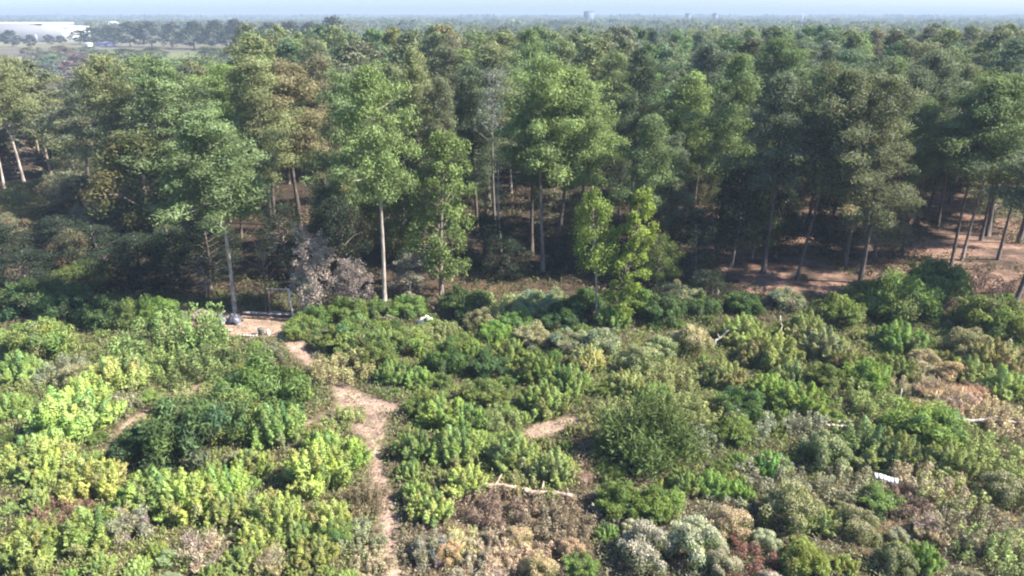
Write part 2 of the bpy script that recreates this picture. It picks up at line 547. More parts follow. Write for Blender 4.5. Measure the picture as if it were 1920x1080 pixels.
def bush_seeding(seed):
    """grey-green open shrub with whitish seed heads on top"""
    r = np.random.default_rng(seed)
    f, s = Buf(), Buf()
    for i in range(17):
        a = i * 2.4 + r.uniform(-.5, .5)
        q = math.sqrt((i + .5) / 17)
        c = np.array([math.cos(a) * q * .8, math.sin(a) * q * .8, 0.28 + (1 - q * q) * r.uniform(.35, .7)])
        rad = r.uniform(.2, .32)
        leaf_clump(f, r, c, rad, 260, 0.1, 0.03, np.array([.62, .72, .5]) * r.uniform(.8, 1.2), up=.1, jit=.8, lift=.8, core=.45)
        leaf_clump(f, r, c + np.array([0, 0, rad * .45]), rad * .8, 260, 0.06, 0.045, np.array([1.15, 1.12, 1.08]) * r.uniform(.8, 1.15), up=.9, jit=.7, lift=.5, core=.5)
    stems(s, r, 16, 0.75, 0.85, 0.015)
    return f, s


def tussock(seed, n=3600, tufts=13):
    """clump of dry grass tufts of uneven height with feathery heads"""
    r = np.random.default_rng(seed)
    f, s = Buf(), Buf()
    k = r.integers(0, tufts, n)
    ang = np.arange(tufts) * 2.4 + r.uniform(-.5, .5, tufts)
    q = np.sqrt((np.arange(tufts) + .4) / tufts) * .8
    cen = np.stack([np.cos(ang) * q, np.sin(ang) * q, 0 * q], 1)
    hh = r.uniform(.55, 1.15, tufts) * (1 - .3 * q)
    tone = r.uniform(.7, 1.25, (tufts, 1)) * np.stack([np.ones(tufts), r.uniform(.88, 1.08, tufts), r.uniform(.8, 1.15, tufts)], 1)
    a = r.random(n) * 6.283
    e = np.stack([np.cos(a), np.sin(a), 0 * a], 1)
    t = r.random(n)
    spread = (.06 + .24 * t ** 1.5) * r.uniform(.4, 1.2, n)
    P = cen[k] * (1 + .15 * t)[:, None] + e * spread[:, None] + np.stack([0 * a, 0 * a, t * hh[k]], 1)
    U = norm(e * (.35 + .5 * t)[:, None] + np.array([0, 0, .9]) + .3 * r.normal(size=(n, 3)))
    Nn = norm(e + .6 * r.normal(size=(n, 3)) + np.array([0, 0, .2]))
    C = tone[k] * (.7 + .5 * t)[:, None] * (1 + .15 * r.normal(size=(n, 1))).clip(.5, 1.6)
    f.cards(P, Nn, U, r.uniform(.15, .34, n), r.uniform(.018, .04, n), C)
    return f, s


def weed(seed, n=46):
    """upright stalks with small leaves, gaps between"""
    r = np.random.default_rng(seed)
    f, s = Buf(), Buf()
    for i in range(n):
        a = r.random() * 6.283; q = math.sqrt(r.random()) * .9
        x, y = math.cos(a) * q, math.sin(a) * q
        h = r.uniform(.45, 1.0) * (1 - .35 * q)
        tip = np.array([x * 1.15 + r.normal() * .08, y * 1.15 + r.normal() * .08, h])
        s.tube([np.array([x, y, 0]), (np.array([x, y, 0]) + tip) * .5, tip], [.014, .01, .006], 4, cap=False)
        t = np.ones(3) * r.uniform(.7, 1.3)
        for k in range(3):
            leaf_clump(f, r, np.array([x, y, 0]) * (1 - .35 * k) + tip * (.35 + .3 * k) * .98 + np.array([0, 0, 0]), (.14 - .02 * k), 36, .1, .034, t, jit=.8, lift=.6, squash=1.3)
    return f, s


def tree_trunk(buf, r, h, r0, r1, lean=(0, 0), bend=0.25, sides=8, n=9):
    t = np.linspace(0, 1, n)
    ph = r.random() * 6.28
    x = lean[0] * t * h + bend * np.sin(t * 3.1 + ph) - bend * math.sin(ph)
    y = lean[1] * t * h + bend * np.cos(t * 2.7 + ph) - bend * math.cos(ph)
    pts = np.stack([x, y, t * h - .25 * (t == 0)], 1)
    rad = r0 + (r1 - r0) * t ** .8
    rad[0] *= 1.25
    buf.tube(pts, rad, sides)
    return lambda q: np.array([np.interp(q, t, pts[:, k]) for k in range(3)])


def pine(seed, h=20.0, base=0.5, spread=4.0, n_limb=32, n=190, r0=.24, brown=0.0, lean=(0, 0), L=.34, W=.09, sparse=0.0, flat=.72):
    r = np.random.default_rng(seed)
    tr, br, cr = Buf(), Buf(), Buf()
    pt = tree_trunk(tr, r, h * .97, r0, .05, lean, bend=.3)
    for i in range(n_limb):
        t = (i + r.uniform(-.3, .3)) / n_limb
        t = min(max(t, 0), 1)
        z = base + (1 - base) * t
        o = pt(z)
        a = i * 2.399 + r.uniform(-.5, .5)
        prof = (1 - t ** 1.7) ** .8 * min(1, .5 + t * 2.4)
        ln = max(.5, spread * prof * r.uniform(.45, 1.34))
        rise = r.uniform(-.3, .25) + .8 * t * t
        d = np.array([math.cos(a), math.sin(a), rise])
        e = o + d * ln
        midp = o + d * ln * .5 + np.array([0, 0, -.06 * ln])
        br.tube([o, midp, e], [.085 * (1 - t) + .03, .05, .02], 5, cap=False)
        if r.random() < sparse:
            continue
        k_n = 2 + int(ln > 1.3) + int(ln > 2.4) + int(ln > 3.4)
        for k in range(k_n):
            s = 1 - .23 * k + r.uniform(-.06, .06)
            c = o + (e - o) * s + r.normal(size=3) * np.array([.35, .35, .22]) * (.4 + k * .35)
            tint = np.ones(3) * r.uniform(.72, 1.25)
            if r.random() < brown * (1.25 - t):
                tint = tint * np.array([1.45, 1.1, 1.1])
            rad = r.uniform(.55, 1.25) * (.85 if t > .85 else 1)
            leaf_clump(cr, r, c + np.array([0, 0, .15]), rad, int(n * (rad / .85) ** 2), L, W, tint, up=.3, jit=.6, squash=flat * r.uniform(.75, 1.3), lift=.3, core=.3)
    for k in range(3):
        leaf_clump(cr, r, pt(1) + r.normal(size=3) * .35 + np.array([0, 0, -.3 * k]), .7, n, L, W, np.ones(3) * r.uniform(.9, 1.25), squash=.9, lift=.6)
    return tr, br, cr


def broadleaf(seed, h=14.0, base=.25, spread=3.6, n_lobe=38, n=190, L=.28, W=.12, r0=.2, shape='round', brown=0.0, lean=(0, 0)):
    r = np.random.default_rng(seed)
    tr, br, cr = Buf(), Buf(), Buf()
    pt = tree_trunk(tr, r, h * .93, r0, .04, lean, bend=.35)
    for i in range(n_lobe):
        t = (i + .5) / n_lobe
        z = base + (1 - base) * t
        if shape == 'round':
            prof = math.sin(math.pi * (t * .86 + .14)) ** .6
        elif shape == 'cone':
            prof = (1 - t) ** .8 + .12
        elif shape == 'drop':                                      # wide above, narrowing down
            prof = .35 + .65 * math.sin(math.pi * min(1, t * .75 + .2)) if t < .95 else .4
        else:
            prof = .55
        a = i * 2.399 + r.uniform(-.6, .6)
        o = pt(z * .93)
        ln = spread * prof * r.uniform(.35, 1.0)
        c = o + np.array([math.cos(a) * ln, math.sin(a) * ln, r.uniform(0, .5)])
        br.tube([o - np.array([0, 0, ln * .3]), (o + c) * .5, c], [.06, .04, .015], 5, cap=False)
        rad = r.uniform(.55, 1.0) * spread / 3.2 * (1.15 if shape == 'round' else 1)
        tint = np.ones(3) * r.uniform(.74, 1.26)
        if r.random() < brown:
            tint = tint * np.array([1.3, 1.0, 1.0])
        leaf_clump(cr, r, c, rad, n, L, W, tint, up=.25, jit=.65, squash=r.uniform(.7, 1.1), lift=-.2, core=.4)
    return tr, br, cr


def bare_tree(seed, h=8.0, spread=2.4, n_limb=22, r0=.12, twigs=5, leaf=0, base=.15, merge=False):
    """leafless or nearly leafless tree of forking twigs"""
    r = np.random.default_rng(seed)
    tr, br, cr = Buf(), Buf(), Buf()
    if merge:                                                     # stubs grown into the trunk
        br = tr
    pt = tree_trunk(tr, r, h * .85, r0, .03, bend=.3)
    for i in range(n_limb):
        t = (i + r.random()) / n_limb
        o = pt(base + (1 - base) * t)
        a = i * 2.399 + r.uniform(-.5, .5)
        ln = spread * (1 - .5 * t) * r.uniform(.5, 1.1)
        d = norm(np.array([math.cos(a), math.sin(a), r.uniform(.3, 1.0)]))
        e = o + d * ln
        br.tube([o, o + d * ln * .5 + np.array([0, 0, -.05]), e], [.05, .03, .012], 5, cap=False)
        for k in range(twigs):
            s = r.uniform(.3, 1)
            p = o + (e - o) * s
            d2 = norm(d + r.normal(size=3) * .7 + np.array([0, 0, .25]))
            q = p + d2 * r.uniform(.3, .9)
            br.tube([p, (p + q) * .5 + r.normal(size=3) * .05, q], [.022, .016, .008], 4, cap=False)
            if leaf:
                leaf_clump(cr, r, q, .28, leaf, .18, .07, np.ones(3) * r.uniform(.7, 1.3), jit=.9, squash=.9)
    return tr, (Buf() if merge else br), cr


# ------------------------------------------------------------------ plant libraries (meshes shared by all copies)
def lib_bush(fn, seeds, mat, name):
    out = []
    for sd in seeds:
        f, s = fn(sd)
        out.append((f.mesh(name + '_foliage', mat), s.mesh(name + '_stems', M_BARK) if s.v else None))
    return out


BUSH = {
    'puff': lib_bush(bush_puff, range(100, 106), M_LEAF, 'bush'),
    'leafy': lib_bush(bush_leafy, range(110, 115), M_LEAF, 'leafy_shrub'),
    'spiky': lib_bush(bush_spiky, range(120, 123), M_LEAF, 'spiky_shrub'),
    'seed': lib_bush(bush_seeding, range(130, 134), M_LEAF, 'seeding_bush'),
    'tuss': lib_bush(tussock, range(140, 144), M_DRY, 'grass_tussock'),
    'weed': lib_bush(weed, range(150, 154), M_DRY, 'weed_clump'),
}
B_NAME = {'puff': 'bush', 'leafy': 'leafy_shrub', 'spiky': 'spiky_shrub', 'seed': 'seeding_bush', 'tuss': 'grass_tussock', 'weed': 'weed_clump'}
B_WORD = {'puff': 'billowy bush', 'leafy': 'leafy shrub', 'spiky': 'spiky shrub', 'seed': 'seeding bush', 'tuss': 'grass tussock', 'weed': 'weed clump'}
B_CAT = {'puff': 'bush', 'leafy': 'shrub', 'spiky': 'shrub', 'seed': 'bush', 'tuss': 'grass', 'weed': 'weeds'}
B_GROUP = {'puff': 'billowy bushes in the overgrown field', 'leafy': 'leafy shrubs in the overgrown field', 'spiky': 'spiky shrubs in the field',
           'seed': 'pale seeding bushes in the field', 'tuss': 'dry grass tussocks in the field', 'weed': 'weed clumps in the field'}
PAL = {  # leaf colours
    'Y': ((0.200, 0.242, 0.074), 'yellow-green'), 'L': ((0.152, 0.205, 0.062), 'light green'), 'G': ((0.120, 0.156, 0.048), 'mid green'),
    'D': ((0.066, 0.104, 0.038), 'dark green'), 'O': ((0.200, 0.218, 0.084), 'olive'), 'S': ((0.190, 0.197, 0.122), 'grey-green'),
    'W': ((0.27, 0.26, 0.20), 'whitish'), 'T': ((0.30, 0.245, 0.165), 'tan'), 'B': ((0.175, 0.138, 0.092), 'brown'), 'R': ((0.125, 0.070, 0.054), 'reddish'),
}


def lib_tree(fn, specs, mat, name):
    out = []
    for kw in specs:
        kw = dict(kw); h = kw.get('h', 10.0)
        t, b_, c = fn(**kw)
        allv = np.concatenate(c.v or b_.v or t.v)
        w = float(np.percentile(np.hypot(allv[:, 0], allv[:, 1]), 96))
        out.append(dict(trunk=t.mesh(name + '_trunk', M_BARK, True), branches=b_.mesh(name + '_branches', M_BARK, True) if b_.v else None,
                        crown=c.mesh(name + '_crown', mat) if c.v else None, h=float(allv[:, 2].max()), w=w))
    return out


PINES = lib_tree(pine, [
    dict(seed=1, base=.42, spread=4.4), dict(seed=2, base=.48, spread=3.8), dict(seed=3, base=.36, spread=4.4, brown=.1),
    dict(seed=4, base=.53, spread=4.0, n_limb=30), dict(seed=5, base=.45, spread=4.2, sparse=.15, brown=.06), dict(seed=6, base=.34, spread=4.3, n_limb=36),
    dict(seed=7, base=.45, spread=3.4, n_limb=28), dict(seed=8, base=.3, spread=4.6, brown=.1, n_limb=34), dict(seed=9, base=.5, spread=4.6, r0=.15, n_limb=34), dict(seed=10, base=.52, spread=4.4, r0=.17, n_limb=34)], M_NEEDLE, 'pine')
BROADS = lib_tree(broadleaf, [
    dict(seed=21, h=14, spread=3.8), dict(seed=22, h=12, spread=3.4, base=.2), dict(seed=23, h=15, spread=3.6, base=.3, n_lobe=40),
    dict(seed=24, h=9, spread=3.2, base=.15, brown=.15), dict(seed=25, h=13, spread=2.7, shape='drop', base=.12, n_lobe=64, n=170)], M_LEAF, 'broadleaf')
BARES = lib_tree(bare_tree, [dict(seed=31, h=8), dict(seed=32, h=9, leaf=10), dict(seed=33, h=7, leaf=16, spread=2.8), dict(seed=34, h=7, leaf=22, spread=2.8, n_limb=32, twigs=8), dict(seed=35, h=7, leaf=40, spread=2.4, n_limb=30, twigs=6, base=.05)], M_DRY, 'bare_tree')
LOWPINES = lib_tree(pine, [dict(seed=s, base=.35, spread=4.4, n_limb=24, n=80, L=.5, W=.2) for s in (41, 42, 43, 44, 45)], M_NEEDLE, 'far_pine')
LOWBROADS = lib_tree(broadleaf, [dict(seed=s, h=15, base=.15, spread=4.6, n_lobe=24, n=60, L=.8, W=.5) for s in (51, 52, 53)], M_LEAF, 'far_broadleaf')

LABELLED = []      # (object, words, px, py, landmark set) : labels are written at the end


def put_bush(px, py, w, kind, code, hs=1.0, label=None, jitter=0.1):
    """a bush whose foot is seen at px, py and which looks w pixels wide"""
    x, y = at(px, py)
    rad = 0.5 * w / FPX * math.hypot(x, y, H_CAM)
    return put_bush_w(x, y, rad, kind, code, hs, label, jitter)


PLACED = []


def put_bush_w(x, y, rad, kind, code, hs=1.0, label=None, jitter=0.1):
    base, word = PAL[code[0]]
    if kind == 'spiky':
        jitter = .02
    if len(code) > 1:
        base = tuple(.55 * a + .45 * b_ for a, b_ in zip(base, PAL[code[1]][0]))
    v = 1.5 * (1 + jitter * random.gauss(0, 1))
    col = tuple(max(.01, c * v * (1 + .05 * random.gauss(0, 1))) for c in base)
    fol, st = random.choice(BUSH[kind])
    z = float(gh(x, y)) - .06
    y2 = y + rad * 0.75
    o = empty(B_NAME[kind], (x, y2, z), random.random() * 6.283, (rad, rad * random.uniform(.88, 1.12), rad * hs * random.uniform(.9, 1.1)))
    link('foliage', fol, o, col)
    if st:
        link('stems', st, o, (0.16, 0.12, 0.085) if kind != 'weed' else (0.2, .15, .1))['kind'] = 'stuff'    # thin stalks past counting
    o['category'] = B_CAT[kind]; o['group'] = B_GROUP[kind]
    cx, cyp = proj(x, y2, z + rad * hs * .5)
    PLACED.append((x, y2, rad))
    if label:
        o['label'] = label
    else:
        LABELLED.append((o, (rad, word, B_WORD[kind]), cx, cyp, 'field'))
    return o


def put_tree(lib, x, y, h, w=None, color=(.06, .1, .03), bark=(.17, .14, .12), name='pine_tree', cat='tree', group=None, label=None,
             word='', tilt=(0, 0), variant=None, rz=None, lm='forest', branches=True, dz=0):
    m_ = lib[variant] if variant is not None else random.choice(lib)
    s = h / m_['h']
    sw = s if w is None else (w * .5) / m_['w']
    z = float(gh(x, y)) - .1 + dz
    o = empty(name, (x, y, z), random.random() * 6.283 if rz is None else rz, (sw, sw, s))
    if tilt != (0, 0):
        o.rotation_euler = (tilt[0], tilt[1], 0)
    t = link('trunk', m_['trunk'], o, bark)
    if branches and m_['branches']:
        link('branches', m_['branches'], o, bark)
    if m_['crown']:
        link('crown', m_['crown'], o, color)
    o['category'] = cat
    if group:
        o['group'] = group
    px, py = proj(x, y, z + h * .85)
    if label:
        o['label'] = label
    else:
        LABELLED.append((o, (h, word, {'pine_tree': 'pine', 'broadleaf_tree': 'leafy tree', 'bare_tree': 'bare tree'}.get(name, 'tree')), px, py, lm))
    return o


TREES = []   # trunk positions taken


def tree_px(lib, px, py, top, wpx, **kw):
    """foot at px, py, crown top at height top in the photograph, wpx wide there"""
    x, y = at(px, py)
    h = on_depth(px, top, y)[2]
    dist = math.hypot(x, y)
    TREES.append((x, y))
    return put_tree(lib, x, y, h, wpx / FPX * dist if wpx else None, **kw)


NEEDLE = {'olive': (.165, .180, .088), 'green': (.132, .175, .080), 'bright': (.165, .215, .085), 'dark': (.080, .104, .062), 'blue': (.118, .142, .092), 'dull': (.135, .148, .088)}
NEEDLE = {k_: tuple(1.3 * q_ for q_ in v_) for k_, v_ in NEEDLE.items()}
PALE = (.42, .37, .32)
GREYB = (.24, .2, .17)
DARKB = (.12, .095, .08)
GP = 'pines of the forest edge'
E = tree_px
# --- the trees that stand out at the forest edge
E(PINES, 8, 352, 72, 120, color=NEEDLE['olive'], bark=PALE, variant=8, group=GP, label='pale-trunked olive pine at the left edge, its crown cut by the frame', tilt=(0, -.03))
E(PINES, 50, 360, 84, 125, color=NEEDLE['olive'], bark=PALE, variant=9, group=GP, label='olive pine at left whose pale bare trunk leans left, longest trunk of three', tilt=(0, -.11))
E(PINES, 80, 320, 96, 110, color=NEEDLE['olive'], bark=PALE, variant=8, group=GP, label='olive pine with short pale trunk, rightmost of the three at left edge', tilt=(0, -.07))
E(PINES, 252, 428, 92, 150, color=NEEDLE['olive'], bark=GREYB, variant=7, group=GP, label='broad dull olive pine left of its twin, below the far gravel road')
E(PINES, 352, 436, 98, 165, color=NEEDLE['green'], bark=GREYB, variant=2, group=GP, label='broad pine with yellowish patches, right of its twin in the left forest')
E(BROADS, 300, 455, 235, 190, color=(.10, .115, .045), bark=GREYB, variant=3, name='broadleaf_tree', label='mottled olive leafy tree under the broad twin pines at left')
E(PINES, 440, 586, 192, 200, color=NEEDLE['green'], bark=PALE, variant=9, group=GP, label='green tree with pale slanting trunk beside the debris pile', tilt=(0, -.03))
E(PINES, 512, 470, 92, 160, color=NEEDLE['olive'], bark=GREYB, variant=0, group=GP, label='olive pine rising behind the slanting tree at the debris pile')
E(PINES, 722, 588, 106, 150, color=NEEDLE['bright'], bark=PALE, variant=3, group=GP, label='tall bright green pine with long bare pale trunk at clearing edge', tilt=(0, -.012))
E(PINES, 668, 500, 122, 130, color=NEEDLE['green'], bark=DARKB, variant=2, group=GP, label='dense green pine just left of the long bare pale trunk')
E(PINES, 785, 470, 78, 125, color=NEEDLE['olive'], bark=DARKB, variant=4, group=GP, label='olive pine whose top shows behind the tall bare-trunk pine')
E(PINES, 842, 480, 132, 105, color=NEEDLE['dull'], bark=GREYB, variant=7, group=GP, label='dull olive pine with brown lower crown above light green drooping tree')
E(BROADS, 828, 556, 240, 135, color=(.17, .225, .08), bark=GREYB, variant=4, name='broadleaf_tree', label='light green drooping tree narrowing to its foot, right of the bare-trunk pine')
E(PINES, 895, 440, 108, 130, color=NEEDLE['dark'], bark=DARKB, variant=5, group=GP, label='dark green pine left of the grey dead treetop')
E(PINES, 1018, 507, 92, 150, color=NEEDLE['bright'], bark=GREYB, variant=3, group=GP, label='big central pine with bright crown over straight dark trunks')
E(PINES, 1040, 492, 112, 160, color=NEEDLE['bright'], bark=DARKB, variant=3, group=GP, label='bright pine crown on the right shoulder of the big central pine', tilt=(0, .06))
E(PINES, 998, 478, 150, 110, color=NEEDLE['green'], bark=DARKB, variant=6, group=GP, label='slim dark-trunked pine on the left shoulder of the big central pine')
E(PINES, 1085, 495, 140, 140, color=NEEDLE['bright'], bark=DARKB, variant=1, group=GP, label='bright spreading pine just right of the big central pine')
E(PINES, 1200, 515, 203, 120, color=NEEDLE['green'], bark=GREYB, variant=1, group=GP, label='bright topped tree behind and right of the vine-clad twin trees')
E(PINES, 1250, 500, 240, 95, color=NEEDLE['blue'], bark=DARKB, variant=2, group=GP, label='blue-green pine on the right of the bright topped tree')
E(PINES, 1265, 455, 125, 105, color=NEEDLE['bright'], bark=DARKB, variant=6, group=GP, label='rounded bright pine crown against the dark gap right of centre')
E(PINES, 1182, 440, 72, 125, color=NEEDLE['dark'], bark=DARKB, variant=4, group=GP, label='dark thin-crowned pine behind the gap right of the central pine')
E(PINES, 1345, 480, 90, 135, color=NEEDLE['green'], bark=DARKB, variant=0, group=GP, label='green pine left of the two tall right-hand pines')
E(PINES, 1430, 515, 130, 150, color=NEEDLE['blue'], bark=DARKB, variant=1, group=GP, label='blue-green pine with thin dark trunk before the red straw floor')
E(PINES, 1493, 527, 108, 185, color=NEEDLE['dull'], bark=DARKB, variant=8, group=GP, label='tall pine whose dark trunk leans right above the red straw floor', tilt=(0, .09))
E(PINES, 1612, 532, 128, 165, color=NEEDLE['dull'], bark=DARKB, variant=7, group=GP, label='grey-brown tinged pine with full drooping crown over the red straw')
E(PINES, 1582, 498, 98, 130, color=NEEDLE['blue'], bark=DARKB, variant=2, group=GP, label='blue-green pine behind the grey-brown tinged pine')
E(PINES, 1716, 432, 88, 150, color=NEEDLE['blue'], bark=DARKB, variant=1, group=GP, label='dull pine with thick dark trunk behind the red straw opening')
E(PINES, 1784, 497, 130, 150, color=NEEDLE['green'], bark=DARKB, variant=9, group=GP, label='pine with dark trunk, left of two trunks in the straw opening')
E(PINES, 1803, 488, 118, 160, color=NEEDLE['green'], bark=GREYB, variant=8, group=GP, label='pine with light-edged trunk, right of two trunks in the straw opening', tilt=(0, .02))
E(PINES, 1902, 574, 200, 190, color=NEEDLE['blue'], bark=DARKB, variant=9, group=GP, label='nearest pine at the right edge with a bare dark leaning trunk', tilt=(0, .05))
E(PINES, 1852, 440, 105, 140, color=NEEDLE['blue'], bark=DARKB, variant=5, group=GP, label='dull pine near the right edge behind the straw opening')
E(PINES, 1910, 455, 120, 140, color=NEEDLE['dull'], bark=DARKB, variant=0, group=GP, label='dull pine at the right edge behind the nearest leaning trunk')
# vine-clad twin trees
vine_lib = lib_tree(broadleaf, [dict(seed=71, h=11, base=.4, spread=2.0, n_lobe=40, n=170, L=.22, W=.1, r0=.11, shape='round'),
                                dict(seed=72, h=11, base=.02, spread=1.5, n_lobe=64, n=170, L=.22, W=.1, r0=.11, shape='drop', lean=(.08, 0))], M_LEAF, 'vine_tree')
E(vine_lib, 1118, 602, 345, 100, color=(.2, .27, .07), bark=PALE, variant=0, name='vine_covered_tree', label='slim young tree with pale bare stem, left of the vine-clad pair', rz=0)
E(vine_lib, 1155, 604, 347, 118, color=(.22, .28, .065), bark=GREYB, variant=1, name='vine_covered_tree', label='young tree wrapped in yellow-green vine to the ground, right of the pair', rz=0)
# dead and bare ones
snag_lib = lib_tree(bare_tree, [dict(seed=81, h=16, spread=1.1, n_limb=12, twigs=1, r0=.16, base=.5, merge=True)], M_DRY, 'snag')
E(snag_lib, 940, 470, 262, None, bark=(.55, .5, .45), name='dead_tree', label='white dead snag with stubby side branches in the dark gap', variant=0)
dead_lib = lib_tree(bare_tree, [dict(seed=82, h=19, spread=2.6, n_limb=26, twigs=6, r0=.2, base=.6, leaf=14)], M_DRY, 'grey_dead_tree')
E(dead_lib, 930, 455, 115, 70, color=(.2, .23, .2), bark=(.24, .23, .21), name='dead_tree', label='grey dead treetop hung with pale growth beside the big central pine', variant=0)
E(BARES, 606, 588, 415, 96, color=(.37, .30, .245), bark=(.38, .32, .27), variant=3, name='bare_tree', label='dead brown tree with pinkish withered crown at clearing edge')
E(BARES, 580, 586, 495, 66, color=(.34, .335, .26), bark=(.3, .26, .22), variant=4, name='bare_tree', label='grey-green withered shrub left of the dead brown tree')
E(BARES, 668, 580, 468, 85, color=(.27, .225, .195), bark=(.28, .22, .2), variant=3, name='bare_tree', label='purple-brown bare thicket between the dead brown tree and bare trunk')
E(BARES, 770, 565, 472, 105, color=(.23, .215, .15), bark=(.27, .23, .2), variant=4, name='bare_tree', label='round grey-brown bare bush right of the long bare trunk')
E(BARES, 497, 580, 430, 70, color=(.12, .1, .07), bark=(.2, .13, .1), variant=0, name='bare_tree', label='thin reddish-stemmed bare tree behind the pole frame')
E(BARES, 385, 560, 470, 90, color=(.1, .11, .07), bark=(.26, .23, .2), variant=0, name='bare_tree', label='arching bare grey branches left of the slanting pale trunk')
for px, y, top, w, va in [(1505, 90, 112, 120, 3), (1560, 84, 150, 110, 1), (1660, 88, 120, 120, 3), (1690, 80, 175, 90, 3), (1745, 92, 110, 120, 1), (1830, 86, 135, 110, 3), (1870, 78, 165, 110, 3), (1630, 96, 100, 120, 1)]:
    x = (px - 960) / FPX * y * 1.05
    TREES.append((x, y))
    put_tree(PINES, x, y, on_depth(px, top, y)[2], w / FPX * y, color=NEEDLE[random.choice(['blue', 'green', 'dull'])], bark=DARKB, group='slim pines over the red straw floor', word='slim high-crowned', variant=va)
# understorey trees of the edge
U_ = [(120, 400, 318, 90, 'S'), (215, 420, 345, 110, 'S'), (175, 445, 385, 120, 'S'), (40, 420, 355, 90, 'O'), (60, 545, 470, 130, 'D'), (160, 548, 498, 130, 'G'),
      (255, 540, 440, 150, 'D'), (330, 545, 420, 150, 'D'), (395, 545, 400, 120, 'D'), (20, 500, 420, 120, 'D'), (110, 490, 405, 130, 'D'), (200, 500, 420, 140, 'D'),
      (545, 520, 380, 110, 'D'), (640, 520, 360, 120, 'D'), (690, 470, 340, 90, 'G'), (760, 500, 340, 110, 'G'), (905, 500, 400, 110, 'D'), (960, 520, 445, 110, 'D'),
      (1060, 505, 430, 100, 'D'), (1230, 540, 430, 90, 'G'), (1300, 520, 380, 130, 'D'), (1370, 500, 300, 130, 'D'), (1410, 485, 320, 120, 'G'), (1455, 480, 345, 100, 'D'),
      (1550, 470, 330, 120, 'D'), (1640, 480, 350, 130, 'S'), (1690, 470, 370, 90, 'D'), (1330, 560, 500, 100, 'D'), (1860, 420, 330, 110, 'S'), (1260, 580, 530, 90, 'D'), (1160, 500, 400, 90, 'D'),
      (150, 345, 280, 80, 'D'), (30, 375, 335, 70, 'O'), (85, 370, 330, 70, 'O'), (190, 350, 285, 80, 'S'), (10, 445, 395, 80, 'S')]
for px, py, top, w, cd in U_:
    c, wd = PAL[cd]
    c = tuple(v * 1.1 for v in c) if cd != 'D' else (.042, .058, .036)  # dark ones: shade of the tall trees is put into the leaf colour
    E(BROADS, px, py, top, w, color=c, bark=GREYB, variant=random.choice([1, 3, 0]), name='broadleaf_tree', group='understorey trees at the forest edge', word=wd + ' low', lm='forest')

for i in range(48):
    px = random.uniform(-20, 1500); y = random.uniform(72, 112)
    x = (px - 960) / FPX * y * 1.04
    if min((x - a) ** 2 + (y - b_) ** 2 for a, b_ in TREES) < 9 or 560 < px < 700 and y < 76:
        continue
    TREES.append((x, y))
    put_tree(BROADS, x, y, random.uniform(4.5, 9.5), random.uniform(4, 7), color=tuple(v * random.uniform(.8, 1.2) for v in (.13, .145, .075)), bark=GREYB, name='broadleaf_tree',
             group='understorey trees at the forest edge', word=random.choice(['grey-green low', 'dull olive low']), branches=False)

# --- the forest behind: single pines and leafy trees
def forest_ok(px, y):
    if y < (114 if px < 170 else 93 if px < 430 else 97 if px > 1460 else 0):
        return False
    if px < 460:
        return y < 205 if px > 215 else y < 125
    return True


n_p = n_b = 0
cand = []
for y in np.arange(74, 205, 1.0):
    for x in np.arange(-.72 * y - 4, .72 * y + 4, 2.0):
        cand.append((x + RNG.uniform(-1, 1), y + RNG.uniform(-.5, .5)))
cand = np.array(cand)
cand = cand[np.argsort(cand[:, 1] + RNG.uniform(-6, 6, len(cand)))]
taken = list(TREES)
for x, y in cand:
    px, py = proj(x, y, 0)
    if not forest_ok(px, y) or n_p >= 262:
        continue
    gap = 6.1 if y < 110 else 7.0
    if px > 1280 and y < 100:
        gap = 7.6
    if y < 84 and min((x - a) ** 2 + (y - b_) ** 2 for a, b_ in taken) < 49:
        continue
    if min((x - a) ** 2 + (y - b_) ** 2 for a, b_ in taken) < gap * gap:
        continue
    taken.append((x, y))
    far = y > 118
    if random.random() < (.16 if px > 500 else .3) and n_b < 70:
        n_b += 1
        put_tree(LOWBROADS if far else BROADS, x, y, random.uniform(11, 15.5), color=tuple(v * random.uniform(.85, 1.15) for v in (.085, .115, .045)), bark=DARKB, name='broadleaf_tree',
                 group='leafy trees inside the pine forest', word=random.choice(['rounded', 'dull green', 'greyish']), branches=not far)
        continue
    n_p += 1
    k = random.choice(['olive', 'green', 'green', 'bright', 'blue', 'dull', 'dark'] if px < 1150 else ['green', 'green', 'blue', 'blue', 'dull', 'dark'])
    hh = random.uniform(18.0, 21.8) if random.random() < .75 else random.uniform(15, 18)
    if px >= 480 and y > 92:
        hh = random.uniform(20.2, 23.4) if random.random() < .8 else random.uniform(17, 20)
    if px < 480 and y > 110:
        hh = min(hh, on_depth(px, 97 + random.uniform(0, 25), y)[2])
    put_tree(LOWPINES if far else PINES, x, y, hh, random.uniform(8.5, 11.5), color=tuple(v * random.uniform(.88, 1.12) for v in NEEDLE[k]), bark=DARKB if random.random() < .7 else GREYB,
             group='pines inside the forest', word={'bright': 'bright green', 'blue': 'blue-green'}.get(k, k), branches=not far)
print('forest', n_p, n_b)


